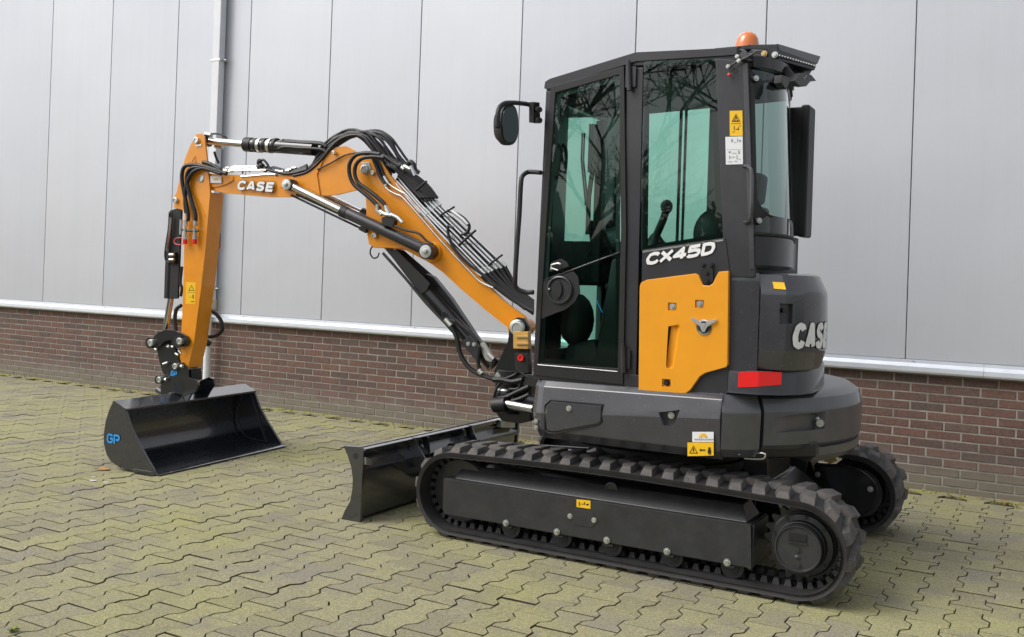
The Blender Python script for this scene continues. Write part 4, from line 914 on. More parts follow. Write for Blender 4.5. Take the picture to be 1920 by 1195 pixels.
def tri(cx, cy, s, wd=1.2): # outline triangle as three slim quads
    A = [(cx, cy-s), (cx+s*.95, cy+s*.75), (cx-s*.95, cy+s*.75)]; B = [(cx, cy-s+wd*1.9), (cx+s*.95-wd*1.6, cy+s*.75-wd), (cx-s*.95+wd*1.6, cy+s*.75-wd)]
    return [[A[i], A[(i+1) % 3], B[(i+1) % 3], B[i]] for i in range(3)]
def sq(x, y, w_, h_): return [(x, y), (x+w_, y), (x+w_, y+h_), (x, y+h_)]
ink(d1_, tri(1380, 222, 8.5)+[sq(1378.5, 219, 3, 4), sq(1377, 224, 2, 3), sq(1381, 224.5, 3, 2), sq(1371, 231.5, 18, .7), sq(1376, 236, 1.2, 8), sq(1379, 242, 6, 1.2), sq(1384, 238, 1.2, 6), sq(1373, 247, 5, 1), sq(1386, 236, 3, 1)], YN+.0032)
ink(d2_, [sq(1371, 261, 3, 5), sq(1376, 267, 5, 1), sq(1382, 260, 2, 6), sq(1386, 262, 3, 4), sq(1363, 280.5, 27, .5), sq(1366, 284, 4, 3), sq(1373, 287, 8, 1), sq(1384, 283, 3, 6), sq(1367, 292, 2, 6), sq(1371, 294, 7, 1.2), sq(1381, 291, 1.5, 8), sq(1384, 298, 5, 1.2), sq(1365, 303, 8, 1), sq(1377, 302, 5, 1.2)], YN+.0032, GREYINK)
d3_ = decal([(1289, 830), (1338, 830), (1338, 854.5), (1289, 855.5)], .951, YEL, 'warning_decal', skirt, .004)
ink(d3_, tri(1300, 844, 8.5)+[sq(1299, 841, 2, 6), sq(1315, 843, 7, 2.2), sq(1312, 842, 3, 4), sq(1328, 839, 4, 5), sq(1327, 844, 6, 6), sq(1328, 850, 1.6, 3), sq(1331, 850, 1.6, 3)], .9575)
d4_ = decal([(1298, 810), (1338, 810), (1338, 829), (1298, 829)], .951, WHITED, 'company_decal', skirt, .004)
def fan(cx, cy, r0, r1, a0, a1): return [(cx+r0*math.cos(R(a0)), cy-r0*math.sin(R(a0))), (cx+r1*math.cos(R(a0)), cy-r1*math.sin(R(a0))), (cx+r1*math.cos(R(a1)), cy-r1*math.sin(R(a1))), (cx+r0*math.cos(R(a1)), cy-r0*math.sin(R(a1)))]
ink(d4_, [fan(1318, 821, 2.5, 8.5, a, a+28) for a in (8, 44, 80, 116, 150)], .9575, YEL, 'sun_mark')
ink(d4_, [sq(1302+k*4, 823, 2.8, 2.4) for k in range(9)], .9575, GREYINK, 'small_print')
d5_ = decal([(1081, 936.5), (1107, 939), (1107, 954.5), (1081, 951)], .9305, YEL, 'track_decal', fr1)
ink(d5_, [sq(1085, 941, 2, 6), sq(1088, 945, 7, 1.2), sq(1095, 942, 2, 5), sq(1099, 945, 5, 3), sq(1084, 948, 4, 1.2)], .9325)
mb = MB(); mb.tube([onY(a, b, yy) for a, b, yy in ((1394, 312, .87), (1400, 312, .91), (1408, 318, .935), (1410, 340, .94), (1409, 395, .94), (1407, 412, .93), (1402, 417, .90), (1396, 417, .87))], .0095, n=8, smooth=4); part(mb, 'rear_grab_handle', GREY, EX)
mb = MB(); mb.box(-.725, -.62, YF-.16, YF-.005, 1.845, 2.615); gb = part(mb, 'rear_guard', BLACKM, EX, bevel=.02)
mb = MB(); mb.box(-.752, -.700, YF-.17, YF-.001, 1.835, 2.625); part(mb, 'guard_frame', BLACKM, gb, bevel=.018, seg=3)
mb = MB(); mb.box(-.69, -.64, YF-.1, YF+.0, 1.60, 1.83); part(mb, 'guard_post', BLACKM, gb, bevel=.005)
# beacon and rear light bar on the roof edge
q = onY(1401, 88, .40); mb = MB(); mb.lathe(Vector((q.x, q.y, 2.83)), (0, 0, 1), [(0, .02), (0, .072), (.02, .072), (.02, .02)], 24); mb.cyl((q.x, q.y, 2.74), (q.x, q.y, 2.83), .02); bc = part(mb, 'warning_beacon', BLACKM, EX)
mb = MB(); mb.lathe(Vector((q.x, q.y, 2.85)), (0, 0, 1), [(0, .01), (0, .066), (.03, .065), (.065, .058), (.085, .046), (.097, .028), (.102, .006)], 32); part(mb, 'amber_dome', AMBER, bc, smooth=60)
LB = Vector((-.72, .63, 2.80)); LC = Vector((-.86, .16, 2.845)); LA = Vector((-.54, .64, 2.815)); LD = Vector((-.84, .10, 2.82))
def yx(px, py, t):      # point on the light-bar's rear face, t = 0 near end .. 1 far end
    return onX(px, py, -.745-.12*t)
mb = MB(); top = [onY(1405, 82, .62), onY(1458, 82, .62), onX(1539, 106, -.86), onX(1533, 120, -.86), onY(1462, 95, .62), onY(1403, 96, .62)]
P = [top[1], top[2], top[3], top[4]]
inn = Vector((.10, -.05, .0))
mb.hexa([P[0], P[1], P[2], P[3], P[0]+inn, P[1]+inn, P[2]+inn-Vector((0, 0, .01)), P[3]+inn])
mb.hexa([onY(1385, 92, .62), onY(1403, 84, .62), onY(1458, 83, .62), onY(1458, 94, .62), onY(1385, 92, .55)+Vector((0, -.1, 0)), onY(1403, 84, .55)+Vector((0, -.1, 0)), onY(1458, 83, .55)+Vector((0, -.1, 0)), onY(1458, 94, .55)+Vector((0, -.1, 0))])
hood = part(mb, 'light_hood', BLACK, EX, bevel=.003)
mb = MB(); mb.box(-.60, -.40, .30, .62, 2.815, 2.822); part(mb, 'beacon_plate', BLACKM, hood)
mb = MB(); P = [onY(1460, 97, .66), onX(1531, 119, -.895), onX(1528, 132, -.895), onY(1460, 113, .66)]; inn = Vector((.07, -.02, 0)); mb.hexa(P+[p+inn for p in P]); lbar = part(mb, 'led_light_bar', GREY2, hood, bevel=.004)
mb = MB()
for k in range(14):
    t = (k+.5)/14; a = P[0].lerp(P[1], t); b = P[3].lerp(P[2], t); mb.cyl(a.lerp(b, .5)-Vector((.004, -.001, 0)), a.lerp(b, .5)+Vector((.004, 0, 0)), .010, n=8)
part(mb, 'led_lenses', GREY, lbar)
mb = MB(); PY(mb, [(1404, 96), (1458, 92), (1462, 116), (1480, 128), (1500, 150), (1480, 148), (1440, 122), (1404, 113)], .66, .03); P = [onY(1458, 110, .63), onX(1525, 130, -.85), onX(1505, 158, -.85), onY(1470, 132, .63)]; mb.hexa(P+[p+Vector((.06, -.02, 0)) for p in P]); part(mb, 'bracket_plate', BLACKM, hood, bevel=.003)
mb = MB(); P = [onX(a, b, -.87) for a, b in ((1500, 137), (1514, 138), (1522, 141), (1531, 152), (1520, 153), (1512, 162), (1498, 160), (1490, 152))]; mb.prism(P, (.05, -.01, 0)); cam_ = part(mb, 'rear_camera', BLACKM, hood, bevel=.003)
for a, b in ((1508, 147), (1511, 143)): bolt(cam_, onX(a, b, -.872), (-1, .3, 0), .004, .004)
mb = MB(); P = [onX(a, b, -.855) for a, b in ((1467, 141), (1481, 145), (1480, 158), (1474, 168), (1466, 156))]; mb.prism(P, (.04, 0, 0)); part(mb, 'wiper_pivot', BLACKM, hood, bevel=.004)
for a, b in ((1433, 101), (1453, 103)): bolt(hood, onY(a, b, .668), NY, .011, .012, YZINC if a < 1440 else ZINC)
mb = MB(); PY(mb, [(1394, 92), (1399, 96), (1402, 110), (1413, 114), (1388, 113), (1385, 106)], .90, .02); part(mb, 'corner_bracket', GREY, hood, bevel=.002)
mb = MB(); mb.tube([onY(a, b, .91) for a, b in ((1418, 97), (1400, 108), (1384, 115), (1372, 122), (1366, 127))], .006, n=6, smooth=2); mb.tube([onY(a, b, .91) for a, b in ((1366, 125), (1370, 133), (1376, 130), (1372, 124))], .005, n=6); cbl = part(mb, 'bracket_cable', BLACKM, hood)
for a, b in ((1382, 106), (1385, 114), (1365, 125)): bolt(cbl, onY(a, b, .915), NY, .007, .010)
mb = MB(); mb.cyl(onY(1369, 139, .905), onY(1366, 142, .905), .010); part(mb, 'cable_plug', REDC, cbl)
# ------------------------------------------------------------------ boom, arm and bucket (swung five degrees to the left)
def pin(parent, px, py, wv, r, mat=ZINC, h=.02, name='pivot_pin'):
    p = onB(px, py, wv); mb = MB(); mb.lathe(p-BN*.01, BN, [(0, r*1.0), (.01, r), (.01+h, r*.92), (.012+h, r*.7), (.006+h, r*.66), (.006+h, .001)], 24); o = part(mb, name, mat, parent, smooth=30)
    return o
# base boom
WB = .075
mb = MB()
lower = [(688, 436), (685.5, 364), (660, 345), (655, 318), (662, 296), (680, 284), (700, 289), (716, 305), (732.6, 330), (777, 383), (821, 435.5), (862, 485), (893, 513), (939, 560), (985, 594), (992, 610), (985, 628), (970, 634), (954.8, 617), (908, 580), (862.6, 541), (831, 512), (805, 493), (775, 476), (754.7, 467), (702, 465), (691, 457.6)]
PB(mb, lower, WB, .022); PB(mb, lower, -WB+.022, .022); bb = part(mb, 'base_boom', ORANGE, EX, bevel=.004)
mb = MB(); inner_ = [(690, 436), (690, 370), (700, 330), (730, 335), (775, 388), (819, 440), (860, 489), (937, 565), (975, 598), (955, 613), (908, 576), (862.6, 537), (831, 508), (775, 472), (700, 461)]
PB(mb, inner_, WB-.021, 2*WB-.042); part(mb, 'box_section', ORANGE, bb)
mb = MB(); PB(mb, [(688, 436), (690, 428), (740, 446), (800, 470), (818, 478), (812, 492), (795, 488), (754, 466), (703, 464), (692, 457)], WB+.012, .012); part(mb, 'lug_plate', ORANGE, bb, bevel=.003)
mb = MB(); p = onB(812, 474, WB); mb.lathe(p, BN, [(0, .075), (.012, .072), (.018, .066), (.018, .02)], 28); part(mb, 'cylinder_boss', ORANGE, bb, smooth=40)
pin(bb, 704, 442, WB+.012, .022); pin(bb, 971, 615, WB+.09, .050)
mb = MB(); p = onB(971, 614, WB); mb.cyl(p-BN*.18, p+BN*.05, .056, n=28); part(mb, 'foot_boss', ORANGE, bb)
# front boom
mb = MB()
front_ = [(353, 350), (357, 338), (366, 327), (378, 322), (392, 327), (456, 328.5), (549, 328), (577, 320), (606, 293), (630, 276), (648, 274), (672, 286), (700, 300), (712, 320), (706, 342), (690, 354), (672, 356), (632, 365.5), (600, 368), (551, 370), (506, 370), (421, 362.5), (381, 354)]
PB(mb, front_, WB-.024, .020); PB(mb, front_, -WB+.044, .020); fb = part(mb, 'front_boom', ORANGE, EX, bevel=.003)
mb = MB(); PB(mb, [(372, 331), (456, 331), (549, 331), (579, 323), (609, 297), (640, 279), (668, 289), (690, 305), (690, 340), (672, 353), (632, 362), (551, 367), (506, 366), (421, 358), (385, 350)], WB-.045, 2*WB-.09); part(mb, 'box_section', ORANGE, fb)
mb = MB(); PB(mb, [(353, 351), (357, 338), (366, 327), (378, 323), (400, 326), (436, 331), (437, 338), (428, 344), (415, 349), (395, 352)], WB-.013, .012); part(mb, 'side_plate', ORANGE, fb, bevel=.002)
mb = MB(); PB(mb, [(540, 334), (580, 322), (606, 300), (594, 327), (600, 366), (551, 369), (530, 356)], WB-.014, .010); part(mb, 'side_plate', ORANGE, fb, bevel=.002)
mb = MB(); p = onB(548, 349, 0); mb.cyl(p-BN*.15, p+BN*.15, .030); part(mb, 'cross_pin', ORANGE, fb)
j = pin(fb, 685, 318, WB+.006, .034); mb = MB(); p = onB(688, 320, WB+.004); mb.prism([onB(a, b, WB+.008) for a, b in ((678, 305), (692, 304), (696, 316), (688, 328), (680, 324))], -BN*.012); part(mb, 'pin_plate', ZINC, j, bevel=.002)
pin(fb, 380, 336, WB-.008, .030); pin(fb, 627, 287, WB-.01, .016); pin(fb, 700, 325, WB+.004, .018)
mb = MB(); mb.tube([onB(a, b, WB-.008) for a, b in ((595, 318), (620, 306), (645, 292), (668, 287), (690, 290))], .007, n=6, smooth=3); part(mb, 'edge_cable', HOSE, fb)
bm0, bm1 = onB(444, 356.5, WB-.0035), onB(511, 360.5, WB-.0035)
ux_ = (bm1-bm0).normalized(); uz_ = BN.cross(ux_); uz_ = -uz_ if uz_.z < 0 else uz_
lettering('CASE', lambda u, v, l: bm0+ux_*u+uz_*v+BN*l, .078, .082, .010, .27, WHITE, fb, slant=.20, ol=.06, olmat=INK)
mb = MB(); PB(mb, [(394, 330.5), (415, 331), (415, 343.5), (394.5, 343)], WB-.0005, .001); dd_ = part(mb, 'company_decal', WHITED, fb, smooth=0)
mb = MB(); 
for a in (8, 44, 80, 116, 150): mb.bm.faces.new([mb.bm.verts.new(onB(x_, y_, WB+.001)) for x_, y_ in fan(405, 338.5, 1.5, 5, a, a+28)])
part(mb, 'sun_mark', YEL, dd_, smooth=0)
# arm
WA = .082
side_ = [(369, 251), (377, 250.5), (383, 257), (388, 299), (394, 361), (380.5, 520), (369, 540), (352, 692), (337, 676), (339, 644), (342, 575), (344, 520), (345.5, 440), (346, 398), (339, 393), (326.5, 390), (325.5, 372), (331, 360), (341, 318), (347, 296), (357, 272)]
side_ = [(369, 251), (377, 250.5), (383, 257), (388, 299), (394, 361), (385, 470), (377, 540), (364, 640), (352, 692), (341, 684), (337, 672), (339, 640), (342, 575), (344, 520), (345.5, 440), (346, 398), (339, 393), (326.5, 390), (325.5, 372), (331, 360), (341, 318), (347, 296), (357, 272)]
mb = MB(); PB(mb, side_, WA, .018); arm = part(mb, 'arm', ORANGE, EX, bevel=.003)
mb = MB(); PB(mb, side_, -WA+.018, .018); part(mb, 'side_plate', ORANGE, arm, bevel=.003)
mb = MB(); rear = [(388, 299), (394, 361), (385, 470), (377, 540), (364, 640), (352, 690)]
A_ = [onB(a, b, WA-.004) for a, b in rear]; t_ = -BU*.014
for p0, p1 in zip(A_[1:], A_[2:]):
    w_ = -BN*(2*WA-.008); mb.hexa([p0, p1, p1+w_, p0+w_, p0+BU*.016, p1+BU*.016, p1+w_+BU*.016, p0+w_+BU*.016])
fr_ = [(346, 398), (345.5, 440), (344, 520), (342, 575), (339, 640), (338, 672)]
A_ = [onB(a, b, WA-.004) for a, b in fr_]
for p0, p1 in zip(A_, A_[1:]):
    w_ = -BN*(2*WA-.008); mb.hexa([p0-BU*.006, p1-BU*.006, p1+w_-BU*.006, p0+w_-BU*.006, p0-BU*.02, p1-BU*.02, p1+w_-BU*.02, p0+w_-BU*.02])
bmesh.ops.remove_doubles(mb.bm, verts=mb.bm.verts, dist=1e-5)
part(mb, 'box_section', ORANGE, arm)
mb = MB(); mb.tube([onB(a, b, WA+.001) for a, b in ((357, 352), (366, 364), (377, 385), (386, 408))], .0035, n=5, smooth=3); part(mb, 'weld_line', ORANGE, arm)
mb = MB(); mb.tube([onB(a, b, WA+.001) for a, b in ((360, 303), (366, 293), (367, 305))], .004, n=5, smooth=3); part(mb, 'weld_line', ORANGE, arm)
k_ = pin(arm, 370, 264, WA, .028); mb = MB(); PB(mb, [(366, 272), (378, 270), (377, 274), (367, 275)], WA+.006, .005); part(mb, 'lock_plate', ZINC, k_)
pin(arm, 331, 376, WA, .024)
d6 = MB(); PB(d6, [(349, 529), (367, 530), (366, 570), (348, 570)], WA+.0015, .001); d6 = part(d6, 'warning_decal', YEL, arm, smooth=0)
mb = MB()
for P in tri(359, 541, 6, 1.0)+[sq(350.5, 548.6, 15, .5), sq(361, 553, 2, 7), sq(356, 557, 3, 1), sq(358, 565, 6, 1.5)]: mb.bm.faces.new([mb.bm.verts.new(onB(a, b, WA+.0025)) for a, b in P])
part(mb, 'decal_print', INK, d6, smooth=0)
def bcyl(name, a, b, wv, r, mat, parent=EX, n=20): mb = MB(); mb.cyl(onB(*a, wv), onB(*b, wv), r, n=n); return part(mb, name, mat, parent)
# arm cylinder on top
ac = bcyl('arm_cylinder', (463, 271), (590, 280), 0, .052, BLACK)
bcyl('rod', (385, 264), (465, 271), 0, .028, CHROME, ac); bcyl('gland', (461, 271), (474, 272), 0, .058, BLACKM, ac)
mb = MB(); p = onB(385, 264, 0); mb.cyl(p-BN*.05, p+BN*.05, .045); part(mb, 'rod_eye', BLACK, ac)
for x_ in (489, 508): bcyl('clamp', (x_-2.5, 272.7+(x_-489)*.05), (x_+2.5, 273.2+(x_-489)*.05), 0, .059, ZINC, ac)
for x_ in (482, 499, 518): bcyl('collar', (x_-2, 272.5), (x_+2, 272.9), 0, .057, BLACKM, ac)
for dw, dz in ((.03, -6), (.045, 4), (.0, -8)):
    mb = MB(); mb.tube([onB(a, b+dz, dw) for a, b in ((522, 276), (535, 272), (560, 274), (600, 276), (612, 282))], .013, n=8, smooth=3); part(mb, 'pipe', BLACKM, ac)
mb = MB(); mb.tube([onB(a, b, .03) for a, b in ((532, 262), (525, 268), (524, 277), (533, 283), (545, 283), (552, 276))], .009, n=8, smooth=3); part(mb, 'pipe_loop', BLACKM, ac)
mb = MB(); mb.tube([onB(a, b, -.06) for a, b in ((390, 252), (410, 251), (422, 256), (425, 262))], .008, n=8, smooth=3); mb.tube([onB(a, b, -.05) for a, b in ((402, 285), (405, 295), (410, 306))], .010, n=8, smooth=3); part(mb, 'hose', HOSE, ac)
mb = MB(); mb.cyl(onB(404, 274, -.05), onB(418, 276, -.05), .018); mb.cyl(onB(386, 252, .02), onB(396, 254, .02), .02); part(mb, 'fitting', ZINC, ac)
# articulation cylinder along the near side, its twin on the far side
for wv, nm in ((.135, 'near'), (-.135, 'far')):
    a0, a1, b1 = (546, 350), (645, 398), (815, 474)
    if nm == 'far': a0, a1, b1 = onB(546, 350, .135), None, None
    sh = -BN*(.135-wv)
    P = [onB(*q, .135)+sh for q in ((543, 347), (642, 396), (796, 467))]
    mb = MB(); mb.cyl(P[1], P[2], .043, n=24); ec = part(mb, 'adjusting_cylinder', GREY2, EX)
    mb = MB(); mb.cyl(P[0], P[1], .027, n=20); part(mb, 'rod', CHROME, ec)
    d = (P[2]-P[1]).normalized()
    mb = MB(); mb.cyl(P[1]-d*.004, P[1]+d*.05, .046, n=24); part(mb, 'gland', BLACKM, ec)
    e = onB(804, 472, .135)+sh
    for q, r_, hh in ((e, .056, .045), (P[0], .045, .03)): mb = MB(); mb.cyl(q-BN*.05, q+BN*hh, r_, n=24); part(mb, 'cylinder_eye', GREY2, ec)
    if nm == 'near':
        mb = MB(); mb.lathe(e+BN*.03, BN, [(0, .048), (.02, .046), (.022, .02), (.04, .018), (.042, .001)], 24); part(mb, 'end_washer', ZINC, ec)
        mb = MB(); mb.lathe(P[0]+BN*.025, BN, [(0, .042), (.02, .040), (.022, .016), (.034, .014), (.036, .001)], 24); part(mb, 'end_washer', ZINC, ec)
    for off in ((546, 366, 682, 431), (556, 365, 690, 426)):
        mb = MB(); mb.tube([onB(off[0], off[1], .10)+sh*.6, onB(off[2], off[3], .10)+sh*.6], .0085, n=8); part(mb, 'guard_rod', BLACKM, ec)
mb = MB(); PB(mb, [(676, 424), (688, 428), (684, 437), (672, 431)], .12, .04); part(mb, 'rod_clamp', BLACKM, ec)
mb = MB(); PB(mb, [(715, 408), (732, 403), (740, 414), (736, 427), (716, 422)], .19, .05); vb = part(mb, 'valve_block', BLACKM, EX, bevel=.004)
for pts in (((712, 396), (722, 402), (735, 404)), ((733, 402), (745, 408), (755, 418)), ((708, 384), (707, 395), (716, 403)), ((722, 386), (728, 398), (733, 405))):
    mb = MB(); mb.tube([onB(a, b, .19) for a, b in pts], .014, n=8); part(mb, 'fitting', ZINC, vb)
mb = MB(); mb.tube([onB(a, b, .20) for a, b in ((740, 424), (762, 432), (785, 438), (800, 452), (812, 458))], .009, n=8, smooth=3); part(mb, 'pipe', BLACKM, vb)
# main boom cylinder below
P0, P1, P2, P3 = onB(722, 470, 0), onB(793, 545, 0), onB(795, 540, 0), onB(920, 690, 0)
mb = MB(); mb.cyl(onB(795, 540, 0), onB(925, 686, 0), .052, n=24); mc = part(mb, 'boom_cylinder', BLACK, EX)
mb = MB(); mb.cyl(onB(716, 452, 0), onB(797, 542, 0), .026, n=20); part(mb, 'rod', CHROME, mc)
mb = MB(); PB(mb, [(722, 466), (742, 468), (806, 532), (800, 545), (790, 552), (782, 545)], .06, .012); PB(mb, [(740, 466), (757, 470), (815, 520), (806, 525), (795, 530)], -.05, .012); part(mb, 'rod_guard', BLACKM, mc, bevel=.003)
mb = MB(); PB(mb, [(790, 519), (800, 513), (812, 519), (845, 560), (905, 650), (893, 655), (845, 590), (806, 540)], -.02, .06); part(mb, 'cylinder_guard', BLACK, mc, bevel=.008)
mb = MB(); mb.tube([onB(a, b, .07) for a, b in ((718, 475), (760, 522), (800, 570), (835, 606), (848, 622))], .011, n=8, smooth=2); part(mb, 'hard_pipe', BLACK, mc)
mb = MB(); PB(mb, [(864, 643), (880, 629), (899, 650), (900, 662), (893, 676), (888, 672)], .08, .012); gp_ = part(mb, 'hose_guard', GREY2, mc, bevel=.003)
for a, b in ((878, 645), (889, 646)): bolt(gp_, onB(a, b, .082), BN, .010, .01)
mb = MB(); PB(mb, [(900, 644), (906, 642), (925, 672), (922, 680), (910, 676), (903, 662)], .07, .03); part(mb, 'end_fitting', ZINC, mc, bevel=.006)
mb = MB(); mb.cyl(onB(916, 664, .10), onB(926, 674, .10), .02); part(mb, 'fitting', ZINC, mc)
for pts, r_ in ((((838, 590), (832, 584), (830, 593), (838, 600), (848, 602), (862, 608), (870, 618)), .008), (((845, 612), (856, 632), (862, 660), (872, 680), (888, 696), (910, 706), (930, 712)), .017), (((855, 600), (868, 612), (880, 622), (896, 640)), .014), (((898, 650), (896, 675), (899, 690), (905, 700)), .014)):
    mb = MB(); mb.tube([onB(a, b, .09) for a, b in pts], r_, n=8, smooth=4); part(mb, 'hose', HOSE, mc)
mb = MB(); mb.cyl(onB(835, 599, .09), onB(846, 611, .09), .018); mb.cyl(onB(904, 701, .095), onB(898, 694, .095), .02); part(mb, 'fitting', ZINC, mc)
mb = MB(); mb.tube([onB(a, b, .05) for a, b in ((704, 462), (697, 464), (694, 475), (700, 484), (708, 482), (711, 474))], .006, n=6, smooth=4); part(mb, 'wire_loop', HOSE, bb)
# swing post and king bracket
mb = MB(); PB(mb, [(952, 640), (955, 612), (960, 601), (970, 595), (982, 597), (992, 612), (996, 705), (972, 712), (958, 704), (928, 704), (926, 695)], .14, .03); PB(mb, [(952, 640), (955, 612), (960, 601), (970, 595), (982, 597), (992, 612), (996, 705), (972, 712), (958, 704), (928, 704), (926, 695)], -.12, .03)
sw_ = part(mb, 'swing_post', BLACK, EX, bevel=.006)
mb = MB(); p = onB(971, 614, .14); mb.lathe(p, BN, [(0, .055), (.02, .054), (.024, .038), (.020, .034), (.020, .018), (.034, .016), (.034, .001)], 28); part(mb, 'foot_pin', ZINC, sw_)
for z0, z1 in ((.62, .75), (.80, .90)):
    mb = MB(); mb.cyl((1.20, -.12, z0), (1.20, -.12, z1), .13, n=28); mb.hexa([(.5, -.25, z0+.01), (1.18, -.22, z0+.01), (1.18, -.02, z0+.01), (.5, .10, z0+.01), (.5, -.25, z1-.01), (1.18, -.22, z1-.01), (1.18, -.02, z1-.01), (.5, .10, z1-.01)]); part(mb, 'king_bracket', BLACK, EX, bevel=.008)
mb = MB(); mb.cyl((1.20, -.12, .60), (1.20, -.12, 1.0), .09, n=24); part(mb, 'king_post', BLACKM, sw_)
mb = MB(); mb.cyl(onY(945, 757, .1), onY(1000, 767, .1), .028); sc_ = part(mb, 'swing_cylinder_rod', CHROME, EX)
mb = MB(); mb.cyl(onY(927, 760, .1), onY(950, 758, .1), .05); part(mb, 'rod_end', BLACKM, sc_)
mb = MB(); q = onB(945, 732, .13); mb.sphere(q, .035, (1.6, 1, .6)); part(mb, 'grease_cap', ZINC, sw_)
bolt(sw_, onB(936, 705, .142), BN, .02, .02)
mb = MB(); PB(mb, [(962, 622), (990, 622), (990, 655), (962, 654)], .19, .05); ob = part(mb, 'filter_block', paint('ochre_block', (.60, .34, .08), .45), EX, bevel=.006)
for z_ in (630, 643): 
    mb = MB(); PB(mb, [(968, z_), (990, z_), (990, z_+4), (968, z_+4)], .20, .02); part(mb, 'block_rib', YZINC, ob, bevel=.003)
mb = MB(); PB(mb, [(965, 662), (990, 662), (990, 700), (965, 700)], .18, .04); eb = part(mb, 'socket_box', BLACKM, EX, bevel=.005)
mb = MB(); p = onB(977, 671, .185); mb.lathe(p, BN, [(0, .022), (.012, .022), (.012, .012), (.004, .010), (.004, .001)], 16); part(mb, 'red_knob', REDC, eb)
for pts, r_ in ((((990, 690), (975, 694), (965, 703), (945, 712), (933, 725), (926, 745), (925, 765)), .010), (((985, 700), (978, 712), (972, 728), (955, 730)), .010), (((990, 708), (976, 698), (968, 690)), .012), (((992, 725), (970, 735), (950, 745), (935, 748)), .018), (((992, 740), (975, 748), (960, 752)), .016), (((980, 712), (960, 716), (940, 712), (925, 712)), .020)):
    mb = MB(); mb.tube([onB(a, b, .17) for a, b in pts], r_, n=8, smooth=4); part(mb, 'hose', HOSE, sw_)
mb = MB(); PB(mb, [(928, 712), (960, 706), (996, 712), (996, 790), (975, 795), (940, 790), (926, 770)], .08, .22); part(mb, 'swing_casting', BLACK, sw_, bevel=.012)
# ------------------------------------------------------------------ hydraulic lines on the booms
def line(pts, wv, r_, mat, name, parent, sm=4, n=8):
    mb = MB(); P = []
    for i, q in enumerate(pts):
        ww = q[2] if len(q) > 2 else wv; P.append(onB(q[0], q[1], ww))
    mb.tube(P, r_, n=n, smooth=sm); return part(mb, name, mat, parent)
# steel pipes down the base boom
NEAR = [(742, 345), (765, 372), (793, 404), (845, 459), (897, 512)]; FAR = [(757, 310), (785, 342), (821, 381), (882, 437), (944, 497)]
for k in range(7):
    t = k/6
    P = [(a[0]+(b[0]-a[0])*t, a[1]+(b[1]-a[1])*t) for a, b in zip(NEAR, FAR)]
    P = [(x_+random.uniform(-1.2, 1.2), y_+random.uniform(-1.2, 1.2)) for x_, y_ in P]; wj = random.uniform(-.012, .012)
    line(P, .065-.13*t+wj, random.choice((.0065, .008, .009)), STEEL, 'steel_pipe', bb, 3)
    if k in (0, 2, 3, 5): t2 = t+1/12; line([(a[0]+(b[0]-a[0])*t2, a[1]+(b[1]-a[1])*t2) for a, b in zip(NEAR, FAR)], .045-.13*t2, .0065, HOSE, 'hose', bb, 3)  # extra black hoses, added behind the pipes to darken the gaps between them
    for q in (2, 4): line([(P[q][0]-5, P[q][1]-5), (P[q][0]+4, P[q][1]+4)], .065-.13*t, .0135, ZINC, 'fitting', bb, 0)
    e = P[-1]; line([(e[0], e[1]), (e[0]+14-6*t, e[1]+14), (960+10*t, 562-22*t), (1000, 585-20*t)], .065-.13*t, .0125, HOSE, 'hose', bb, 3)
for k in range(6):
    t = (k+.3)/6; u_ = random.uniform(-2.5, 2.5)
    line([(a[0]+(b[0]-a[0])*t+random.uniform(-2.5, 2.5), a[1]+(b[1]-a[1])*t+u_) for a, b in zip(NEAR, FAR)]+[(965+8*t, 565-22*t), (1000, 590-20*t)], .02-.13*t, .010, HOSE, 'hose', bb, 3)
for a, b in (((775, 362), (800, 340)), ((858, 462), (892, 432))): line([a, b], .04, .009, BLACKM, 'hose_strap', bb, 0)
for a, b in (((812, 412), (852, 388)), ((905, 505), (942, 478))): line([a, b], .0, .008, BLACKM, 'pipe_clamp', bb, 0)
line([(840, 395), (858, 402), (872, 412), (880, 424), (876, 436), (866, 440)], -.02, .012, HOSE, 'hose', bb, 4)
line([(850, 428), (840, 425), (842, 445), (853, 468), (878, 495), (905, 515), (940, 545), (985, 580)], .10, .011, HOSE, 'hose', bb, 4)
line([(842, 392), (868, 412), (877, 422)], -.01, .014, STEEL, 'fitting', bb, 1)
for k, pts in enumerate((((720, 345), (728, 356), (744, 365), (755, 370), (782, 400), (830, 455), (880, 508), (900, 528), (925, 540)), ((724, 340), (735, 350), (752, 360), (762, 366), (790, 398), (838, 452), (888, 506), (903, 518)))):
    line(pts, WB+.02, .0075, STEEL, 'steel_pipe', bb, 3)
    a = pts[0]; line([(a[0]-4, a[1]-9), (a[0], a[1]-2), (a[0]+4, a[1]+4)], WB+.02, .0125, ZINC, 'fitting', bb, 1)
for k in range(7):
    line([(725+k*4, 310-k), (745+k*4, 322), (770+k*5, 352-k), (790+k*5, 372)], .05-.018*k, .012, HOSE, 'hose', bb, 3)
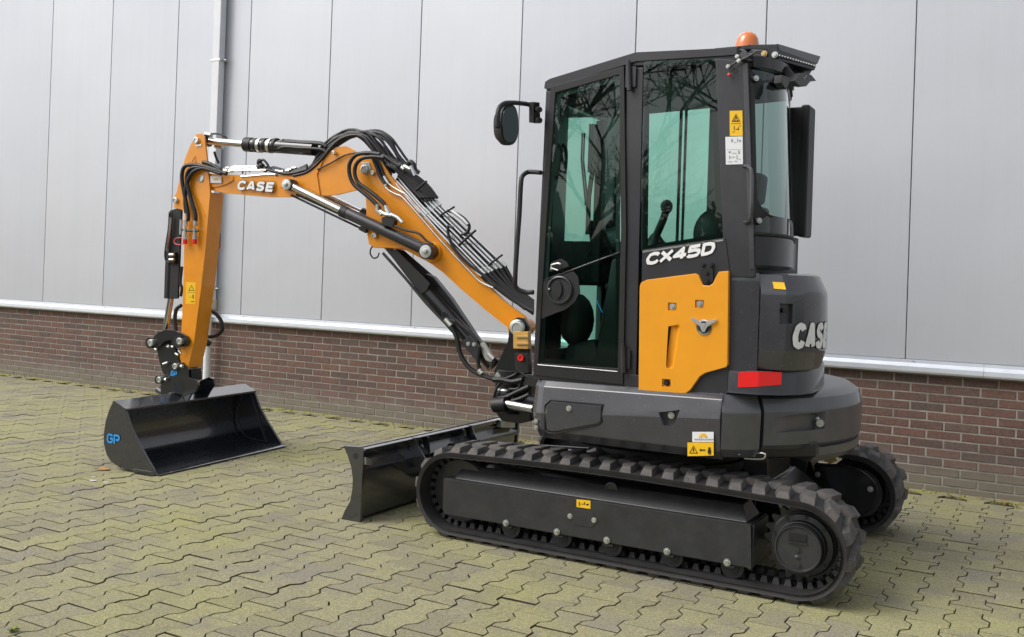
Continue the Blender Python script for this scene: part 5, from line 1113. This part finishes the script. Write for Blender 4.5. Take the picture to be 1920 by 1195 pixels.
# hose bundle arching over the joint
for k in range(8):
    wv = .055-.016*k; h = k*2.2
    jj = [(random.uniform(-3, 3), random.uniform(-4, 3)) for _ in range(9)]; wv += random.uniform(-.03, .03)
    line([(x_+a, y_+b) for (x_, y_), (a, b) in zip([(548+k*4, 330-k*.4), (575+k*2, 320-k*1.5), (600, 302-h*1.2), (628, 272-h*1.2), (655, 254-h*.55), (678+k*1.5, 258-h*.6), (700+k*2, 284-h*.7), (716+k*3, 312-h*.8), (735+k*3, 330-h*1.0)], jj)], wv, .0120, HOSE, 'hose', fb, 4)
for k in range(7):
    wv = -.02-.016*k; h = k*2
    jj = [(random.uniform(-3, 3), random.uniform(-4, 2)) for _ in range(8)]; wv += random.uniform(-.03, .03)
    line([(x_+a, y_+b) for (x_, y_), (a, b) in zip([(600+k*3, 290-k), (634+k*3, 268-k), (662+k*3, 256-k*.9), (690+k*3.2, 253-k*.8), (712+k*3.4, 270-k*1.6), (728+k*3.6, 292-k*1.6), (742+k*3.8, 314-k*1.4), (762+k*4.2, 342-k*3.2)], jj)], wv, .0100, HOSE, 'hose', bb, 4)
for r0, pts in ((.0155, ((712, 290), (690, 287), (668, 291), (656, 306), (655, 325), (662, 344), (677, 358), (694, 372), (706, 384), (712, 392))), (.0155, ((720, 296), (700, 294), (680, 297), (668, 308), (665, 325), (671, 342), (686, 354), (702, 366), (718, 380), (727, 394)))):
    line(pts, .165, r0, HOSE, 'hose', bb, 5)
line([(706, 292), (722, 294), (738, 305), (750, 312)], .12, .014, HOSE, 'hose', bb, 4)
for k in range(3): line([(697+k*7, 292+k*2), (705+k*7, 310), (712+k*8, 330), (722+k*8, 345)], .10-.02*k, .014, HOSE, 'hose', bb, 3)
for a, b, c_, d_ in ((708, 384, 711, 396), (724, 388, 730, 400), (745, 309, 758, 318), (757, 312, 770, 318), (770, 312, 778, 330)): line([(a, b), (c_, d_)], .165 if a < 740 else .03, .016, ZINC, 'fitting', bb, 0)
line([(762, 318), (768, 304), (775, 308), (778, 318)], .0, .018, HOSE, 'hose_cap', bb, 4)
# fittings on the front boom top
rn = random.Random(11)
for k in range(4):
    P = [(410+k*3, 325-k*2.6), (440, 321-k*2.6), (470, 320-k*2.4), (500, 319-k*1.6), (530, 322-k)]
    line(P, .05-.03*k, .0075, STEEL, 'steel_pipe', fb, 3)
    for x_ in ((420, 432, 536), (446, 540), (424, 458, 548), (438, 470))[k]: line([(x_, P[1][1]), (x_+7, P[1][1]-.3)], .05-.03*k, .012, ZINC if x_ != 458 else YZINC, 'fitting', fb, 0)
    line([(455+k*13, P[1][1]-5), (455+k*13, P[1][1]+5)], .05-.03*k, .006, BLACKM, 'pipe_clamp', fb, 0)
for k in range(5): line([(500+k*3, 318-k), (515+k*3, 322-k), (535+k*2, 326-k), (555+k*2, 324-k*2), (576, 318-k*2)], .06-.02*k, .012, HOSE, 'hose', fb, 3)
mb = MB()
for k in range(9): q = onB(490+rn.uniform(-6, 8), 310+rn.uniform(-8, 8), rn.uniform(.0, .05)); mb.sphere(q, rn.uniform(.018, .030), n=8)
part(mb, 'hose_joint_cover', HOSE, fb)
line([(487, 303), (493, 300), (500, 306), (505, 315), (513, 322), (520, 330)], .05, .010, HOSE, 'hose', fb, 4)
line([(452, 331), (470, 330), (505, 327), (545, 326)], .055, .006, STEEL, 'steel_pipe', fb, 2)
# hoses that hang in front of the arm
for r0, pts in ((.016, ((415, 321), (385, 313), (362, 309), (346, 313), (341, 330), (344, 355), (349, 380), (353, 405), (352, 415))), (.016, ((415, 326), (390, 318), (370, 314), (356, 318), (350, 332), (353, 355), (360, 380), (366, 400), (367, 415))), (.015, ((412, 318), (395, 308), (380, 304))), (.016, ((425, 326), (405, 320), (380, 316), (360, 325), (349, 350), (347, 375), (349, 400)))):
    line(pts, .115, r0, HOSE, 'hose', arm, 5)
for x_ in (348, 366):
    line([(x_, 414), (x_, 424)], .115, .018, ZINC, 'fitting', arm, 0); line([(x_-1, 428), (x_-1, 441)], .115, .014, ZINC, 'coupling', arm, 0); line([(x_-1, 441), (x_-1, 449)], .115, .018, ZINC, 'coupling_nut', arm, 0)
    line([(x_-1, 449), (x_-1, 458)], .115, .019, REDC, 'dust_cap', arm, 0)
line([(340, 430), (350, 433), (372, 433)], .12, .008, BLACKM, 'coupling_bracket', arm, 0)
line([(345, 447), (334, 446), (327, 450), (328, 457), (338, 459), (347, 455)], .12, .004, paint('pink_cord', (.75, .10, .12), .5), 'cap_cord', arm, 5)
line([(340, 412), (339, 440)], .10, .012, ZINC, 'fitting', arm, 0)
line([(411, 438), (411, 455), (408, 462)], -.10, .010, HOSE, 'hose', arm, 2); line([(409, 455), (413, 462), (409, 468)], -.11, .005, REDC, 'cap_cord', arm, 3)
for pts in (((384, 580), (396, 583), (408, 592), (416, 606), (416, 620), (406, 629), (392, 632)), ((340, 573), (331, 580), (328, 598), (330, 618), (334, 628))):
    line(pts, -.10 if pts[0][0] > 370 else .05, .016, HOSE, 'hose', arm, 5)
# bucket cylinder in front of the arm
bc_ = bcyl('bucket_cylinder', (328, 398), (321, 560), 0, .050, BLACK)
mb = MB(); PB(mb, [(318, 395), (334, 390), (340, 395), (338, 440), (333, 560), (307, 560), (309, 500), (316, 420)], .045, .02); part(mb, 'cylinder_guard', BLACKM, bc_, bevel=.005)
bcyl('rod', (321, 555), (310, 622), 0, .026, CHROME, bc_)
line([(320, 408), (317, 440), (312, 470)], .07, .012, STEEL, 'steel_pipe', bc_, 2); line([(318, 400), (316, 430), (310, 470), (311, 488), (318, 493)], .075, .008, BLACKM, 'pipe', bc_, 4)
mb = MB(); PB(mb, [(314, 473), (328, 473), (327, 495), (314, 493)], .07, .04); part(mb, 'port_block', BLACKM, bc_, bevel=.004); line([(318, 478), (326, 478)], .085, .012, ZINC, 'fitting', bc_, 0); line([(318, 487), (326, 487)], .085, .012, ZINC, 'fitting', bc_, 0)
line([(341, 500), (338, 530), (341, 540), (339, 556)], .04, .012, HOSE, 'hose', bc_, 3)
# linkage
mb = MB()
for wv in (.115, -.095): PB(mb, [(285, 641), (288, 631), (296, 623), (310, 618), (325, 619), (340, 625), (350, 631), (354, 640), (349, 650), (340, 649), (330, 641), (318, 638), (307, 641), (300, 650), (291, 652)], wv, .022)
lk = part(mb, 'curved_link', BLACK, EX, bevel=.005)
for a, b in ((285, 643), (339, 640)):
    mb = MB(); p0 = onB(a, b, .10); mb.cyl(p0-BN*.24, p0+BN*.03, .045 if a < 300 else .048, n=24); part(mb, 'link_boss', BLACKM, lk); pin(lk, a, b, .125, .030)
mb = MB(); p0 = onB(345, 641, 0); mb.cyl(p0-BN*.12, p0+BN*.10, .045); mb.cyl(onB(385, 640, -.1), onB(392, 644, -.14), .03); part(mb, 'arm_link_boss', BLACK, lk)
mb = MB()
for wv in (.095, -.075): PB(mb, [(293, 652), (312, 646), (328, 652), (334, 672), (340, 690), (328, 715), (318, 715), (304, 698), (298, 676)], wv, .022)
PB(mb, [(296, 655), (326, 655), (332, 700), (310, 700)], .05, .10); tl = part(mb, 'tilt_link', BLACK, EX, bevel=.005)
for pts in (((314, 651), (318, 649)), ((322, 650), (325, 651)), ((335, 657), (340, 664)), ((290, 654), (294, 656)), ((329, 663), (334, 666))): line(list(pts), .12, .010, ZINC, 'bolt', tl, 0)
line([(306, 683), (315, 680)], .12, .011, ZINC, 'grease_nipple', tl, 0)
# quick coupler
mb = MB(); PB(mb, [(322, 690), (330, 681), (342, 680), (348, 690), (350, 712), (356, 722), (350, 738), (330, 745), (308, 745), (300, 740), (302, 716), (300, 708), (312, 702), (318, 706)], -.100, .022)
for wv in (.120,): PB(mb, [(322, 690), (330, 681), (342, 680), (350, 690), (352, 708), (366, 712), (372, 722), (366, 736), (340, 745), (308, 745), (300, 740), (302, 716), (300, 708), (312, 702), (318, 706)], wv, .022)
qc = part(mb, 'quick_coupler', BLACK, EX, bevel=.005)
mb = MB(); PB(mb, [(346, 694), (358, 692), (360, 714), (346, 716)], .06, .12); part(mb, 'coupler_block', BLACKM, qc, bevel=.006)
p0, p1 = onB(347, 726, .16), onB(384, 716, -.14)
mb = MB(); mb.cyl(onB(338, 727, .10), onB(338, 727, -.16), .036, n=24); mb.cyl(onB(338, 727, -.15), onB(338, 727, -.19), .062, n=24); mb.cyl(onB(338, 727, .10), onB(338, 727, .13), .055, n=24); part(mb, 'coupler_pin', BLACK, qc)
for a, b in ((331, 687), (301, 712)):
    mb = MB(); p0 = onB(a, b, .10); mb.cyl(p0-BN*.22, p0+BN*.035, .032, n=20); part(mb, 'coupler_boss', BLACKM, qc); pin(qc, a, b, .13, .026); line([(a+9, b), (a+12, b)], .135, .016, ZINC, 'bolt', qc, 0)
mb = MB(); mb.cyl(onB(352, 721, .075), onB(352, 721, -.12), .034, n=24); part(mb, 'coupler_tube', BUCKP, qc)
g0_ = onB(320, 705, .1215)
lettering('GP', lambda u, v, l: g0_+BU*(-u)+Vector((0, 0, 1))*v+BN*l, .045, .030, .004, .22, BLUE, qc, slant=.2, ol=0)
# bucket
BW0, BW1 = .765, -.716
bprof = [(2.430, .012), (2.62, .008), (2.79, .022), (2.88, .055), (2.93, .105), (2.960, .18), (2.966, .26), (2.952, .35), (2.920, .44), (2.885, .500)]
thk = .012
def bs(pl, w0, w1):
    return [[bl(u, w0, z) for u, z in pl], [bl(u, w1, z) for u, z in pl]]
mb = MB(); inner = []
for i, (u, z) in enumerate(bprof):
    a = bprof[max(0, i-1)]; b = bprof[min(len(bprof)-1, i+1)]; d = Vector((b[0]-a[0], b[1]-a[1])).normalized(); inner.append((u-d.y*thk, z+d.x*thk))
mb.loft(bs(bprof+inner[::-1], BW0-.014, BW1+.014)); bk = part(mb, 'bucket', BUCKP, EX, smooth=40)
mb = MB(); mb.loft(bs([(2.890, .506), (2.875, .514), (2.750, .462), (2.748, .448), (2.762, .444), (2.880, .488)], BW0+.002, BW1-.002)); part(mb, 'top_beam', BUCKP, bk, bevel=.004)
mb = MB(); mb.loft(bs([(2.405, .006), (2.56, .006), (2.58, .014), (2.56, .026), (2.43, .026), (2.400, .014)], BW0+.004, BW1-.004)); part(mb, 'cutting_edge', BUCKP, bk, bevel=.002)
epf = [(2.885, .504)]+[(u, z) for u, z in bprof[::-1][1:-1]]+[(2.430, .006), (2.457, .035), (2.609, .207), (2.70, .33), (2.757, .449)]
for wv in (BW0, BW1+.014):
    mb = MB(); mb.prism([bl(u, wv, z) for u, z in epf], -BN*.014); ep2 = part(mb, 'end_plate', BUCKP, bk, bevel=.002)
    mb = MB(); mb.prism([bl(u, wv+.004, z) for u, z in ((2.455, .035), (2.609, .212), (2.70, .335), (2.757, .452), (2.772, .450), (2.715, .33), (2.625, .205), (2.49, .030))], -BN*.022); part(mb, 'edge_strip', BUCKP, ep2, bevel=.002)
mb = MB(); mb.prism([bl(u, BW0+.010, z) for u, z in ((2.44, .004), (2.66, .006), (2.66, .03), (2.46, .03))], -BN*.010); part(mb, 'side_cutter', BUCKP, bk, bevel=.003)
for wv in (BW1+.018,):
    mb = MB(); mb.tube([bl(u, wv, z) for u, z in ((2.60, .03), (2.80, .045), (2.88, .10), (2.925, .19), (2.925, .28), (2.90, .37), (2.86, .45))], .006, n=6, smooth=3); part(mb, 'weld_bead', GREY, bk)
    mb = MB(); mb.prism([bl(u, wv, z) for u, z in ((2.60, .03), (2.615, .03), (2.80, .43), (2.785, .435))], BN*.008); part(mb, 'wear_strip', GREY, bk, bevel=.002)
gp0 = bl(2.925, BW0+.001, .195)
lettering('GP', lambda u, v, l: gp0+BU*(-u)+Vector((0, 0, 1))*v+BN*l, .070, .060, .006, .20, BLUE, bk, slant=.0, ol=0)
for wv in (.115, -.095):
    mb = MB(); mb.prism([bl(u, wv, z) for u, z in ((2.92, .43), (2.90, .52), (2.82, .60), (2.74, .63), (2.69, .62), (2.68, .57), (2.72, .52), (2.77, .44), (2.84, .47))], -BN*.020); part(mb, 'bucket_ear', BUCKP, bk, bevel=.004)
mb = MB(); mb.cyl(onB(296, 730, -.05), onB(330, 755, -.05), .03); part(mb, 'ear_tube', BUCKP, bk)
mb = MB(); mb.tube([onB(a, b, .14) for a, b in ((318, 740), (330, 743), (336, 752), (335, 757))], .016, n=8, smooth=3); part(mb, 'lifting_eye', BUCKP, bk)
